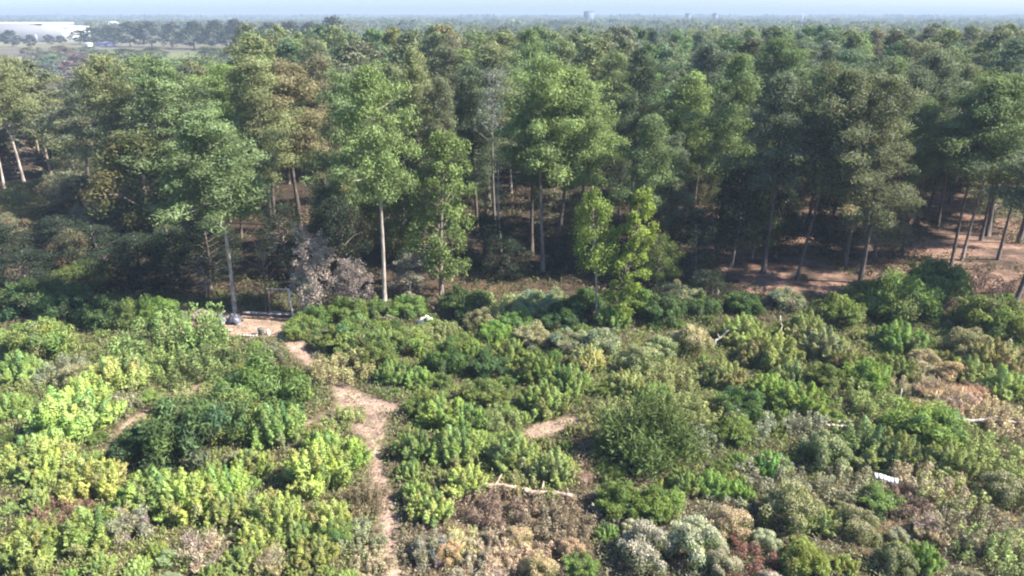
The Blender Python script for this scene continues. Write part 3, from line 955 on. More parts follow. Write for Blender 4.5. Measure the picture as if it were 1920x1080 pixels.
# ------------------------------------------------------------------ far woods (one mass each), distant trees
def far_mass(name, pts, hs, ws, n, card, mat, cols, seed):
    r = np.random.default_rng(seed)
    f = Buf()
    m_ = len(pts)
    for i in range(0, m_, 4000):
        P0 = pts[i:i + 4000]; h = hs[i:i + 4000]; w = ws[i:i + 4000]; c = cols[i:i + 4000]
        k = len(P0)
        d = sphere_dirs(r, k * n, .3)
        cen = np.stack([P0[:, 0], P0[:, 1], h * .62], 1)
        sc_ = np.stack([w, w, h * .4], 1)
        P = np.repeat(cen, n, 0) + d * np.repeat(sc_, n, 0) * (.7 + .4 * r.random((k * n, 1)))
        Nn = norm(d + .45 * r.normal(size=d.shape))
        U = r.normal(size=d.shape)
        cc = np.repeat(c, n, 0) * (1 + .18 * r.normal(size=(k * n, 1))).clip(.4, 1.7)
        s_ = np.repeat(w, n) * card
        f.cards(P, Nn, norm(U), s_ * r.uniform(.7, 1.3, k * n), s_ * r.uniform(.5, 1.0, k * n), cc)
    o = link(name, f.mesh(name, mat), None, (1, 1, 1))
    return tag(o, kind='stuff')


def scatter(y0, y1, cell, px0=-80, px1=2000, seed=0, drop=0.0):
    r = np.random.default_rng(seed)
    out = []
    y = y0
    while y < y1:
        x0, x1 = (px0 - 960) / FPX * y * 1.02, (px1 - 960) / FPX * y * 1.02
        n = max(1, int((x1 - x0) / cell))
        xs = x0 + (np.arange(n) + r.uniform(-.45, .45, n) + .5) * cell
        keep = (r.random(n) > drop) & ((vnoise(xs / 90 + seed, np.full(n, y / 130.0), 61) < .66) | (y < 330))
        out.append(np.stack([xs, y + r.uniform(-.45, .45, n) * cell], 1)[keep])
        y += cell
    return np.concatenate(out)


def wood_cols(n, seed, lo=(.06, .085, .045), hi=(.16, .18, .085)):
    r = np.random.default_rng(seed)
    t = r.random((n, 1))
    return np.asarray(lo) * (1 - t) + np.asarray(hi) * t


r_ = np.random.default_rng(77)
# the pine forest goes on behind the trees built one by one
p = scatter(150, 330, 9.5, 225, 2000, 1)
tk = np.array(taken)
p = np.array([q for q in p if np.min((tk[:, 0] - q[0]) ** 2 + (tk[:, 1] - q[1]) ** 2) > 36])
hs_ = r_.uniform(13, 22, len(p))
hs_ = np.where(p[:, 0] / p[:, 1] < (480 - 960) / FPX, np.minimum(hs_, 25 - p[:, 1] * r_.uniform(.048, .06, len(p))), hs_)
p, hs_ = p[hs_ > 5], hs_[hs_ > 5]
far_mass('deep_forest', p, hs_, r_.uniform(3.6, 6.2, len(p)), 170, .19, M_NEEDLE, wood_cols(len(p), 2, (.07, .10, .05), (.21, .235, .10)), 3)
p = scatter(330, 900, 16, 640, 2000, 4, .35)
far_mass('distant_woods', p, r_.uniform(10, 18, len(p)), r_.uniform(5, 9, len(p)), 110, .26, M_LEAF, wood_cols(len(p), 5, hi=(.17, .175, .10)), 6)
p = scatter(640, 1500, 18, 215, 700, 7, .3)
far_mass('distant_woods', p, r_.uniform(10, 17, len(p)), r_.uniform(5, 8, len(p)), 60, .4, M_LEAF, wood_cols(len(p), 8, hi=(.17, .175, .10)), 9)
p = scatter(900, 2600, 30, 640, 2000, 10, .25)
far_mass('distant_woods', p, r_.uniform(10, 18, len(p)), r_.uniform(10, 17, len(p)), 46, .4, M_LEAF, wood_cols(len(p), 11), 12)
p = scatter(1500, 2600, 34, -80, 640, 13, .45)
far_mass('distant_woods', p, r_.uniform(8, 15, len(p)), r_.uniform(10, 17, len(p)), 40, .4, M_LEAF, wood_cols(len(p), 14), 15)
p = scatter(2600, 6800, 110, -100, 2020, 16, .1)
far_mass('horizon_woods', p, r_.uniform(13, 21, len(p)) * np.where(np.arange(len(p)) % 9 == 0, 1.15, 1), r_.uniform(40, 70, len(p)), 40, .3, M_LEAF, wood_cols(len(p), 17), 18)

# hazy single trees on the left, between the field and the white buildings
GH = 'hazy trees before the white buildings'
for px, py, top, w in [(150, 82, 55, 36), (178, 84, 50, 46), (212, 86, 46, 50), (245, 88, 40, 50), (285, 88, 38, 52), (325, 90, 40, 48), (365, 92, 38, 54), (405, 92, 36, 56),
                       (442, 94, 34, 56), (25, 88, 55, 34), (58, 90, 64, 20), (92, 84, 64, 22), (116, 82, 66, 18), (470, 100, 42, 60), (505, 104, 40, 60), (545, 106, 38, 60), (585, 108, 40, 60), (625, 106, 28, 60)]:
    x, y = at(px, py)
    h = on_depth(px, top, y)[2]
    put_tree(LOWBROADS, x, y, h, w / FPX * y * 1.1, color=(.06, .07, .045), bark=GREYB, name='broadleaf_tree', group=GH, word='hazy', lm='far', branches=False)
for px, py, top, w in [(75, 118, 92, 40), (105, 132, 100, 46), (140, 128, 98, 44), (170, 138, 108, 40), (120, 112, 88, 44), (160, 112, 90, 40), (85, 145, 110, 40), (190, 120, 96, 36), (60, 104, 86, 34), (100, 118, 92, 44), (135, 112, 88, 44), (150, 122, 94, 46), (180, 112, 90, 40), (95, 148, 118, 46), (125, 142, 112, 48), (155, 146, 116, 46), (185, 146, 118, 44), (205, 134, 104, 46), (205, 118, 94, 40), (118, 102, 84, 40), (168, 102, 86, 40), (222, 128, 100, 44), (110, 124, 98, 44)]:
    x, y = at(px, py)
    h = on_depth(px, top, y)[2]
    put_tree(LOWBROADS, x, y, h, w / FPX * y * 1.25, color=tuple(v * random.uniform(.8, 1.2) for v in (.19, .18, .155)), bark=(.27, .25, .235), name='broadleaf_tree', group='grey thin-leaved trees by the gravel road', word='grey thin-leaved', lm='far', branches=False)
for px, py, top, w in [(235, 112, 90, 70), (290, 108, 88, 60), (395, 108, 86, 70), (430, 120, 92, 60)]:
    x, y = at(px, py)
    h = on_depth(px, top, y)[2]
    put_tree(LOWBROADS, x, y, h, w / FPX * y, color=(.10, .12, .055), bark=GREYB, name='broadleaf_tree', group='low trees along the pale green field', word='pale green', lm='far', branches=False)


for i in range(85):
    px = random.uniform(-30, 225); y = random.uniform(122, 290)
    x = (px - 960) / FPX * y * 1.03
    put_tree(LOWBROADS, x, y, random.uniform(4.5, 9.5) * min(1, 170 / y), random.uniform(6, 9), color=tuple(v * random.uniform(.8, 1.25) for v in (.15, .15, .10)), bark=GREYB, name='broadleaf_tree',
             group='grey-green scrub trees before the gravel road', word=random.choice(['grey-green scrubby', 'dull brownish scrubby']), lm='far', branches=False)


# ------------------------------------------------------------------ far buildings
def building(name, px0, px1, py_base, py_top, depth, wall, roof, label, flat=True, doors=0, cat='building', group=None, grey_door=(.3, .31, .33)):
    x0, y = at(px0, py_base)
    x1 = (px1 - 960) * (x0 / (px0 - 960)) if px0 != 960 else x0
    hgt = on_depth(px0, py_top, y)[2]
    wdt = x1 - x0
    o = empty(name, ((x0 + x1) / 2, y, 0))
    w_ = Buf(); w_.box((-wdt / 2, 0, -.5), (wdt / 2, depth, hgt - .6))
    link('wall', w_.mesh('wall', M_PAINT), o, wall)
    r2 = Buf()
    if flat:
        r2.box((-wdt / 2 - .4, -.4, hgt - .6), (wdt / 2 + .4, depth + .4, hgt))
    else:
        hw = wdt / 2 + .4
        v = [[-hw, -.4, hgt * .7], [hw, -.4, hgt * .7], [hw, depth / 2, hgt], [-hw, depth / 2, hgt], [hw, depth + .4, hgt * .7], [-hw, depth + .4, hgt * .7]]
        r2.add(v, [[0, 1, 2, 3], [3, 2, 4, 5], [0, 3, 5, 5], [1, 4, 2, 2]])
    link('roof', r2.mesh('roof', M_PAINT), o, roof)
    for i in range(doors):
        d = Buf(); cx = -wdt / 2 + (i + .5) * wdt / doors
        ww = min(4.5, wdt / doors * .5)
        d.box((cx - ww / 2, -.15, -.2), (cx + ww / 2, .02, hgt * .4))
        link('door', d.mesh('door', M_PAINT), o, grey_door)
    return tag(o, label, cat, group)


building('warehouse', -170, 86, 79, 43, 55, (.2, .2, .225), (.85, .85, .84), 'long grey-walled warehouse with white roof at the far left', doors=7)
building('white_building', 88, 133, 77, 50, 40, (.88, .88, .88), (.85, .85, .85), 'bright white block at the right end of the far warehouse', doors=2)
building('small_house', 176, 192, 58, 44, 25, (.8, .8, .78), (.7, .7, .7), 'small white building among hazy trees, left of the taller white one', flat=False, doors=1)
building('small_house', 197, 215, 62, 40, 18, (.85, .85, .83), (.6, .6, .6), 'taller small white building among hazy trees right of the warehouse', flat=False, doors=1)
building('far_shed', 130, 158, 40, 33.6, 40, (.7, .7, .7), (.85, .85, .87), 'distant flat white roof, left one of a hazy pair on skyline', doors=1, group='distant white roofs')
building('far_shed', 165, 190, 40, 33.6, 40, (.7, .7, .7), (.85, .85, .87), 'distant flat white roof, right one of a hazy pair on skyline', doors=1, group='distant white roofs')
building('far_shed', -60, 36, 36, 29.5, 60, (.5, .5, .53), (.62, .62, .66), 'long hazy grey roof on the skyline at the left edge', doors=3)
building('blue_shed', 180, 203, 87, 78, 16, (.22, .23, .40), (.25, .26, .42), 'blue-grey shed at the foot of the hazy trees by the road', flat=False, doors=1)
building('box_trailer', 159, 167, 87.5, 81, 6, (.88, .88, .86), (.88, .88, .86), 'white box trailer left of the blue-grey shed', doors=1, cat='trailer')
for i, (a, c, lb) in enumerate([(1537, 1545, 'left white hut of three in a clearing beyond the right forest'), (1550, 1556, 'middle white hut of three beyond the right forest'), (1562, 1572, 'right white hut of three beyond the right forest')]):
    building('white_hut', a, c, 70, 61, 10, (.85, .85, .87), (.8, .8, .83), lb, flat=(i == 1), doors=1, group='white huts beyond the right forest')
building('tower_block', 1096, 1113, 50, 21, 30, (.16, .18, .22), (.18, .2, .24), 'pale hazy block rising above the skyline near centre', doors=2)
building('tower_block', 1287, 1294, 50, 25, 20, (.15, .17, .2), (.15, .17, .2), 'small hazy block on the skyline right of centre, left of pair', doors=1, group='small hazy skyline blocks')
building('tower_block', 1338, 1344, 50, 25, 20, (.15, .17, .2), (.15, .17, .2), 'small hazy block on the skyline right of centre, right of pair', doors=1, group='small hazy skyline blocks')
# skyline mast
x, y = at(1501, 66)
hm = on_depth(1501, 24, y)[2]
mo = empty('radio_mast', (x, y, 0))
b = Buf(); b.tube([[0, 0, -.5], [0, 0, hm * .5], [0, 0, hm]], [.5, .4, .25], 6)
link('pole', b.mesh('pole', M_PAINT), mo, (.6, .62, .66))
b = Buf()
for k in range(3):
    b.box((-1.1, -.12, hm * (.8 + .07 * k)), (1.1, .12, hm * (.8 + .07 * k) + .3))
link('crossarm', b.mesh('crossarm', M_PAINT), mo, (.6, .62, .66))
tag(mo, 'thin pale mast standing above the far woods right of centre', 'mast')


# ------------------------------------------------------------------ logs, boards, debris
def rough_tube(p0, p1, r0, r1, seed, sides=8, n=7, wob=.05):
    r = np.random.default_rng(seed)
    t = np.linspace(0, 1, n)[:, None]
    pts = np.asarray(p0) * (1 - t) + np.asarray(p1) * t
    pts[1:-1] += r.normal(size=(n - 2, 3)) * wob
    rad = (r0 + (r1 - r0) * t[:, 0]) * (1 + .12 * r.normal(size=n))
    b = Buf(); b.tube(pts, rad, sides)
    return b


def log(name, px0, py0, px1, py1, r0, r1, color, label, z0=.2, z1=.2, cat='log', seed=1, stub=True, wob=.05):
    x0, y0 = at(px0, py0); x1, y1 = at(px1, py1, z1 if z1 > .5 else 0)
    c = np.array([(x0 + x1) / 2, (y0 + y1) / 2, 0])
    g0, g1 = float(gh(x0, y0)), float(gh(x1, y1))
    o = empty(name, tuple(c))
    p0 = np.array([x0, y0, g0 + z0]) - c; p1 = np.array([x1, y1, (0 if z1 > .5 else g1) + z1]) - c
    link('stem', rough_tube(p0, p1, r0, r1, seed, wob=wob).mesh('stem', M_BARK, True), o, color)
    if stub:
        r = np.random.default_rng(seed + 5)
        for k in range(2):
            q = p0 + (p1 - p0) * r.uniform(.3, .85)
            d = norm(r.normal(size=3) + np.array([0, 0, .8]))
            b2 = Buf(); b2.tube([q, q + d * r0 * 2.0, q + d * r0 * 4.5], [r0 * .5, r0 * .4, r0 * .25], 6)
            link('branch_stub', b2.mesh('branch_stub', M_BARK, True), o, color)
    return tag(o, label, cat)


WHITEW = (.5, .47, .42)
log('leaning_log', 1334, 653, 1367, 618, .11, .08, WHITEW, 'bleached broken log leaning up out of a dark hollow in the bushes', .1, 1.3, seed=2, stub=True)
log('thin_snag', 1463, 655, 1463, 592, .07, .05, (.42, .38, .3), 'thin grey-brown dead pole standing upright among yellow-green bushes', 0, 2.1, seed=3, cat='dead pole')
log('pale_stake', 1684, 768, 1691, 728, .06, .045, WHITEW, 'short pale stake standing left of the tan grass mound', 0, 1.35, seed=4, cat='stake', stub=False)
log('pale_stake', 1345, 566, 1347, 538, .08, .06, (.6, .57, .52), 'pale broken stem at forest edge above the bleached leaning log', 0, 1.1, seed=5, cat='stake', stub=False)
log('fallen_log', 1790, 803, 1960, 808, .1, .07, (.55, .5, .45), 'long thin pale trunk lying flat at the right edge', .55, .45, seed=6)
log('fallen_branch', 1905, 640, 1845, 688, .06, .03, (.36, .31, .28), 'thin grey branch lying among bushes near the right edge', .6, .5, seed=16)
log('fallen_log', 898, 917, 968, 925, .16, .14, (.5, .38, .29), 'left length of the pale brown log behind dry weeds at bottom centre', .28, .3, seed=7)
log('fallen_log', 985, 930, 1075, 941, .15, .1, (.52, .41, .33), 'right length of the pale brown log behind dry weeds at bottom centre', .3, .28, seed=8)
log('leaning_pole', 395, 614, 422, 583, .07, .05, (.62, .6, .6), 'white pole leaning over the dark debris pile', .05, 1.3, seed=9, cat='pole', stub=False)
log('fallen_rail', 455, 597, 552, 597, .10, .09, (.2, .14, .11), 'dark brown log lying level along the back of clearing', .15, .15, seed=10, stub=False)


def board(name, px, py, length, width, color, label, rz=0, tilt=0.0, z=.12, cat='board', thick=.04):
    x, y = at(px, py)
    o = link(name, None)
    b2 = Buf(); n = 6
    for i in range(n):                                             # slightly warped plank
        t0, t1 = i / n - .5, (i + 1) / n - .5
        dz = .03 * math.sin(i * 1.3)
        b2.box((t0 * length, -width / 2, dz), (t1 * length + .001 * 0, width / 2, thick + dz))
    bpy.data.objects.remove(o)
    o = link(name, b2.mesh(name, M_PAINT), None, tuple(.62 * c_ for c_ in color))
    o.location = (x, y, float(gh(x, y)) + z)
    o.rotation_euler = (tilt, tilt * .4, rz)
    return tag(o, label, cat)


board('pale_board', 1566, 794, 1.9, .22, (.66, .6, .52), 'pale weathered board, rear of two on a bare patch at right', .03, .06, .3)
board('pale_board', 1572, 803, 1.6, .2, (.6, .53, .45), 'pale weathered board, front of two on a bare patch at right', -.06, .05, .25)
board('white_board', 1658, 914, 1.25, .35, (.82, .81, .78), 'bright white board lying on bushes at lower right', -.28, .35, .75)
board('pale_board', 400, 624, 3.3, .28, (.70, .62, .5), 'long pale board on the ground left of the dark bin', 0, .04, .1)
board('pale_board', 466, 632, 1.5, .22, (.74, .70, .68), 'short whitish board just below left of the dark bin', .05, .04, .1)
board('pale_board', 525, 586, 2.0, .2, (.62, .56, .55), 'pale plank lying between the frame posts', 0, .1, .22)
board('pale_board', 500, 592, 4.2, .3, (.66, .56, .5), 'long pale plank along the back edge of the clearing', .01, .12, .36)
board('pale_board', 495, 684, 1.5, .22, (.7, .6, .52), 'pale plank on the path in front of the grey-green bush', -.05, .1, .15)

# crate beside the plank on the path
x, y = at(512, 694)
o = empty('wooden_crate', (x, y, float(gh(x, y))), .3)
for i, (lo, hi) in enumerate([((-.4, -.3, 0), (.4, -.26, .42)), ((-.4, .26, 0), (.4, .3, .42)), ((-.4, -.255, 0), (-.36, .255, .42)), ((.36, -.255, 0), (.4, .255, .42)), ((-.355, -.255, .03), (.355, .255, .07))]):
    q = Buf(); q.box(lo, hi); link('panel', q.mesh('panel', M_PAINT), o, (.22, .13, .1))
tag(o, 'small reddish-brown open box on the path by the pale plank', 'box')

# pole frame at the back of the clearing
x0, y0 = at(549, 592)
o = empty('pole_frame', (x0, y0, float(gh(x0, y0))))
top = np.array(on_depth(541, 541, y0)) - np.array([x0, y0, float(gh(x0, y0))])
lft = np.array(on_depth(503, 541, y0)) - np.array([x0, y0, float(gh(x0, y0))])
link('post', rough_tube([0, 0, -.2], top, .1, .085, 21, wob=.01).mesh('post', M_BARK, True), o, (.70, .67, .66))
link('post', rough_tube([lft[0] - .1, 0, -.2], lft, .07, .06, 22, wob=.01).mesh('post', M_BARK, True), o, (.25, .17, .14))
link('crossbar', rough_tube(lft - np.array([.15, 0, .02]), top + np.array([.12, 0, -.05]), .05, .045, 23, wob=.01).mesh('crossbar', M_BARK, True), o, (.55, .53, .55))
tag(o, 'white leaning post and crossbar standing as a frame behind the clearing', 'frame')


def heap(name, px, py, sx, sy, sz, color, label, mat, seed, cat, ridge=.35):
    """crumpled sheet"""
    r = np.random.default_rng(seed)
    n = 18
    u, v = np.meshgrid(np.linspace(-1, 1, n), np.linspace(-1, 1, n))
    k = 1 + .25 * (vnoise(u * 1.5 + seed, v * 1.5, seed) - .5)
    z = np.clip(1 - (u * u + v * v) * .75, 0, 1) ** .8 * (1 - ridge + ridge * 2 * vnoise(u * 3 + 5, v * 3 + seed, seed + 1)) + .1 * vnoise(u * 7, v * 7, seed + 2)
    V = np.stack([u * k * sx, v * k * sy, z * sz - .05], -1).reshape(-1, 3)
    i = np.arange(n * n).reshape(n, n)
    F = np.stack([i[:-1, :-1], i[:-1, 1:], i[1:, 1:], i[1:, :-1]], -1).reshape(-1, 4)
    b2 = Buf(); b2.add(V, F)
    x, y = at(px, py)
    o = link(name, b2.mesh(name, mat), None, color)
    o.location = (x, y + sy, float(gh(x, y)))
    return tag(o, label, cat)


heap('white_sheet', 798, 611, .72, .5, .62, (.85, .83, .74), 'crumpled white plastic sheet lying at the forest edge', M_CLOTH, 3, 'plastic sheet')
heap('dark_tarp', 436, 612, .6, .6, .75, (.06, .06, .08), 'crumpled dark grey tarp heaped at the foot of pale trunk', M_CLOTH, 5, 'tarp')
heap('dark_tarp', 410, 612, .55, .6, .75, (.09, .085, .10), 'lower blackish tarp heap under the leaning white pole', M_CLOTH, 6, 'tarp')
heap('earth_mound', 372, 604, 1.6, .8, .55, (.3, .22, .19), 'low pinkish earth mound left of the dark debris pile', M_PAINT, 8, 'mound')
# dark bin and white jug in the clearing
x, y = at(490, 628)
o = empty('dark_bin', (x, y, float(gh(x, y))))
b = Buf(); b.tube([[0, 0, 0], [0, 0, .03], [0, 0, .5], [0, 0, .56]], [.2, .21, .26, .26], 8)
link('body', b.mesh('body', M_PAINT), o, (.09, .09, .085))
b = Buf(); b.tube([[0, 0, .562], [0, 0, .6], [0, 0, .63]], [.28, .28, .12], 8)
link('lid', b.mesh('lid', M_PAINT), o, (.12, .11, .11))
tag(o, 'small dark round bin standing in the middle of the clearing', 'bin')
x, y = at(503, 627)
o = empty('white_jug', (x, y, float(gh(x, y))))
b = Buf(); b.tube([[0, 0, 0], [0, 0, .05], [0, 0, .33], [0, 0, .43], [0, 0, .5]], [.13, .15, .15, .08, .05], 8)
link('body', b.mesh('body', M_CLOTH, True), o, (.85, .82, .8))
b = Buf(); b.tube([[.1, 0, .4], [.2, 0, .34], [.19, 0, .2], [.13, 0, .16]], [.02, .02, .02, .02], 6)
link('handle', b.mesh('handle', M_CLOTH, True), o, (.85, .82, .8))
tag(o, 'white jug standing right beside the dark bin', 'jug')

# ------------------------------------------------------------------ bushes of the field
HAND = '''
870 600 90 l D|930 598 80 w O|1010 600 90 l S|1065 612 80 l D|900 622 70 s S|980 585 70 w S|1100 590 70 l D|850 588 70 w B|1210 600 80 l G|1280 590 80 l S|760 600 70 l G|690 605 70 l GL|640 612 80 l G|580 618 70 l G|1040 585 60 s S|
20 905 70 p Y|58 905 88 p Y|150 945 100 p Y|60 965 50 p Y|100 985 66 w R|262 992 125 p Y|145 1055 112 p YL|30 1092 118 p LG|222 1028 76 l S|332 990 112 p Y|402 962 92 p Y
463 905 80 p Y|415 995 72 p Y|500 1022 104 p Y|582 942 122 p Y|612 1012 84 p Y|553 1030 62 p L|370 1075 78 t T|470 1050 72 p Y|445 1078 60 p L|580 1080 80 p YL|505 1088 62 t T
463 1035 36 s W|438 1018 28 s W|287 1058 38 p Y|180 1088 50 p Y|336 882 178 l D|240 870 80 l D|626 1035 66 l G|625 902 104 p Y|592 868 70 p L|20 725 66 p L|198 748 108 p Y|150 770 80 p Y
108 838 128 p Y|5 795 66 p Y|42 890 84 p Y|295 690 150 w GL|352 722 100 w GL|250 720 90 w GL|40 694 118 l GL|72 640 52 p Y|128 735 60 s S|474 796 168 l DG|545 760 66 p Y|420 838 120 l G
505 845 105 p L|640 805 60 w Y|506 692 58 s S|630 668 84 l G|662 660 96 l GL|722 668 84 p GL|640 716 96 w OB|702 700 80 l G|765 668 80 l GL|785 732 62 p L|735 725 74 p GL|885 668 50 p L
862 660 60 l G|952 690 80 p L|915 712 80 l D|975 622 66 l GL|838 705 80 l D|1012 722 80 p GL|1062 752 88 p L|1022 785 92 p GL|905 770 84 l G|932 808 74 w O|832 814 96 p YL|790 790 70 l G
880 815 70 p L|772 878 84 p YL|850 884 104 p Y|765 905 50 p Y|870 944 86 p Y|962 892 106 p YL|802 992 86 p YO|778 955 60 p Y|1042 918 84 p O|1000 912 60 w O|1232 902 182 k D|1170 988 96 l G
1242 992 94 l GL|1140 1020 46 p L|1130 822 64 w O|1165 795 70 w O|862 1040 70 t T|905 1045 60 w T|840 1065 60 s T|950 1062 80 w T|990 1068 64 t T|970 1035 60 s T|1045 1078 70 w T|1075 1060 56 s T|882 1088 66 w T|925 1092 56 t T|1012 1095 70 s T|932 985 96 w B|1002 1010 100 w B|1062 1020 80 w B
682 968 74 w B|668 1042 76 w S|690 1090 64 w T|802 1060 74 l S|1092 1092 66 l GL|1222 1085 114 s W|1312 1078 112 s W|1375 1025 84 s T|1440 1042 54 s W|1400 1088 92 w R|1362 1095 70 s W|1520 1095 84 l GL
1490 1080 44 p Y|1592 1085 46 p Y|1500 1015 124 s S|1462 930 90 w S|1452 898 66 p L|1340 940 66 p L|1392 942 56 p L|1290 935 60 p L|1552 1005 64 p O|1622 1020 76 s S|1662 966 74 l L|1742 1082 66 p L
1765 1025 66 t T|1800 1030 60 w T|1842 1035 96 w B|1692 1088 66 s S|1882 1075 90 w O|1820 965 90 w O|1905 965 80 s S|1640 880 112 p O|1702 890 92 p OL|1762 866 134 l GL|1805 912 86 p YL|1872 890 90 w O|1562 885 86 s S
1512 785 96 p YL|1492 725 70 p O|1450 745 66 p L|1462 698 104 p YO|1400 655 84 p YO|1412 690 60 p O|1362 735 80 p O|1522 655 80 p O|1562 688 92 p SY|1602 715 70 p O|1702 672 86 p L|1690 722 70 p L
1702 615 124 l G|1582 625 92 l G|1770 578 112 l G|1762 728 70 t T|1802 775 78 t T|1765 760 60 t T|1830 765 62 t T|1745 705 60 s T|1800 735 66 s T|1850 790 60 w T|1728 745 56 w T|1842 740 80 p O|1832 680 80 s S|1882 712 90 p O|1882 645 104 l G|1782 805 66 t TO|1400 795 90 l D|1342 805 80 w O
1272 735 84 w O|1202 712 84 s S|1242 685 80 s S|1122 668 76 l S|1152 622 66 p L|1302 672 84 s S|1182 752 76 p O|1232 775 76 p GL|1272 795 80 w O|1105 700 70 p O|1060 660 70 l S|1000 650 70 l S
372 672 40 l D|420 692 44 l D|275 625 80 l G|240 628 80 l G|180 625 80 l D|110 610 90 l D|40 605 100 l D|1640 590 80 l G|1480 590 70 l S|1400 598 70 l D|1870 560 70 w B|1850 600 70 w B
1320 600 70 l D|1250 615 80 l D|1050 620 70 l D|930 640 60 l L|1620 770 80 w O|1560 740 70 l G|1640 740 80 l L|1320 850 70 w S|1380 840 80 l G|1420 815 70 w S|1600 930 90 w S|1700 960 80 w B
1760 935 90 w T|1880 820 80 w T|1540 830 80 w S|1900 760 80 p O|560 640 60 l G|700 640 60 l G|820 640 60 w O|340 790 90 w O|280 830 70 w O|200 790 70 w S|90 720 70 w S|470 720 60 l G
'''
KIND = {'p': 'puff', 'l': 'leafy', 'k': 'spiky', 's': 'seed', 't': 'tuss', 'w': 'weed'}
FIXED = {(506, 692): 'grey-green bush standing in the middle of the sandy path', (1232, 902): 'big spiky dark green shrub right of centre, widest in the lower field',
         (370, 1075): 'round pale tan tussock among yellow-green bushes at lower left', (336, 882): 'wide dark shrub among yellow-green bushes left of the path',
         (474, 796): 'large leafy dark shrub filling the inner side of path bend', (1400, 1088): 'dark reddish weed patch at bottom edge between whitish bushes',
         (40, 694): 'big rounded green shrub at the left edge below the shaded forest', (1802, 775): 'tall tan dry grass mound amid smaller ones right of the pale stake',
         (640, 805): 'small yellowish weed clump growing on the bare path bend', (100, 985): 'reddish-brown weed clump at lower left under yellow-green bushes'}
for item in HAND.replace('\n', '|').split('|'):
    if not item.strip():
        continue
    a, b_, w, k, cd = item.split()
    a, b_, w = int(a), int(b_), int(w)
    hs = {'p': 1.0, 'l': .95, 'k': 1.05, 's': 1.0, 't': .85, 'w': .9}[k]
    put_bush(a, b_, w * 1.08, KIND[k], cd, hs, FIXED.get((a, b_)))


def zone(px, py):
    """what grows where, by part of the field: list of (kind, colour)"""
    if py < 612:
        return ['lD', 'lG', 'lG', 'wB', 'sS'] if px < 1300 else ['lG', 'lG', 'wB', 'lD', 'sS']
    if px < 660 and py > 850:
        return ['pY'] * 7 + ['pL', 'pYL', 'wS', 'sS']
    if px < 460:
        return ['pY', 'pL', 'wL', 'lG', 'pO', 'wO', 'wS', 'lGL']
    if px < 740 and py < 760:
        return ['lG', 'lGL', 'wO', 'wS', 'lG']
    if px < 760:
        return ['wB', 'wO', 'pY', 'wS']
    if px < 1120 and py < 800:
        return ['lG', 'lGL', 'pGL', 'pL', 'pYO', 'wO', 'pGL']
    if px < 1080 and py < 930:
        return ['pY', 'pYL', 'pO', 'wO']
    if px < 1110:
        return ['tT', 'wB', 'tT', 'wT', 'wB']
    if px < 1340 and py < 800:
        return ['wO', 'sS', 'pO', 'pYO', 'lG', 'pYO']
    if px < 1500 and py > 930:
        return ['sW', 'sS', 'wB', 'sW', 'lG']
    if py > 900:
        return ['wB', 'wS', 'tT', 'pO', 'pYO', 'sS', 'pO', 'sW']
    if px > 1720 and py > 650:
        return ['tT', 'pO', 'pYO', 'wO', 'sS', 'pO', 'lL']
    return ['pO', 'pYO', 'pYO', 'pYO', 'lG', 'lGL', 'wO', 'sS', 'pYL']


n_fill = 0
fill = RNG.uniform([-46, 26.5], [46, 66], (22000, 2))
arr = np.array(PLACED)
for x, y in fill:
    px, py = proj(x, y, .4)
    if px < -70 or px > 1990 or py > 1140:
        continue
    if y > 63.5 and not (px > 1300 or px < 320):
        continue
    if path_mask(x, y) > -.35 or clear_mask(x, y) > -.5 or 335 < px < 560 and 605 < py < 652 or 320 < px < 475 and 600 < py < 700:
        continue
    code = random.choice(zone(px, py))
    rad = random.uniform(.4, .85)
    if code[0] in 'wt':
        rad *= .9
    d2 = (arr[:, 0] - x) ** 2 + (arr[:, 1] - y) ** 2
    if np.any(d2 < (.64 * (arr[:, 2] + rad)) ** 2):
        continue
    n_fill += 1
    put_bush_w(x, y - rad * .75, rad, KIND[code[0]], code[1:], {'w': .85, 't': .8}.get(code[0], .9))
    arr = np.array(PLACED)
    if n_fill >= 430:
        break
print('bushes', len(PLACED), n_fill)

# low weeds and grass between the bushes, and litter plants under the trees: masses nobody could count
def ground_cover(name, x, y, col, hgt, n, L, W, seed):
    r = np.random.default_rng(seed)
    k = len(x)
    z = gh(x, y)
    root = np.repeat(np.stack([x, y, z], 1), n, 0)
    hh = np.repeat(hgt, n)
    d = r.normal(size=(k * n, 3)) * np.array([.5, .5, .2]) + np.array([0, 0, .8])
    d = norm(d)
    P = root + d * (hh * r.uniform(.15, 1, k * n))[:, None] + r.normal(size=(k * n, 3)) * np.array([.08, .08, .01])
    Nn = norm(np.cross(d, r.normal(size=d.shape)) + np.array([0, 0, .7]))
    C = np.repeat(col, n, 0) * (1 + .2 * r.normal(size=(k * n, 1))).clip(.4, 1.7)
    f = Buf()
    f.cards(P, Nn, norm(d + .4 * r.normal(size=d.shape)), L * r.uniform(.6, 1.3, k * n), W * r.uniform(.6, 1.3, k * n), C)
    return tag(link(name, f.mesh(name, M_DRY), None, (1, 1, 1)), kind='stuff')


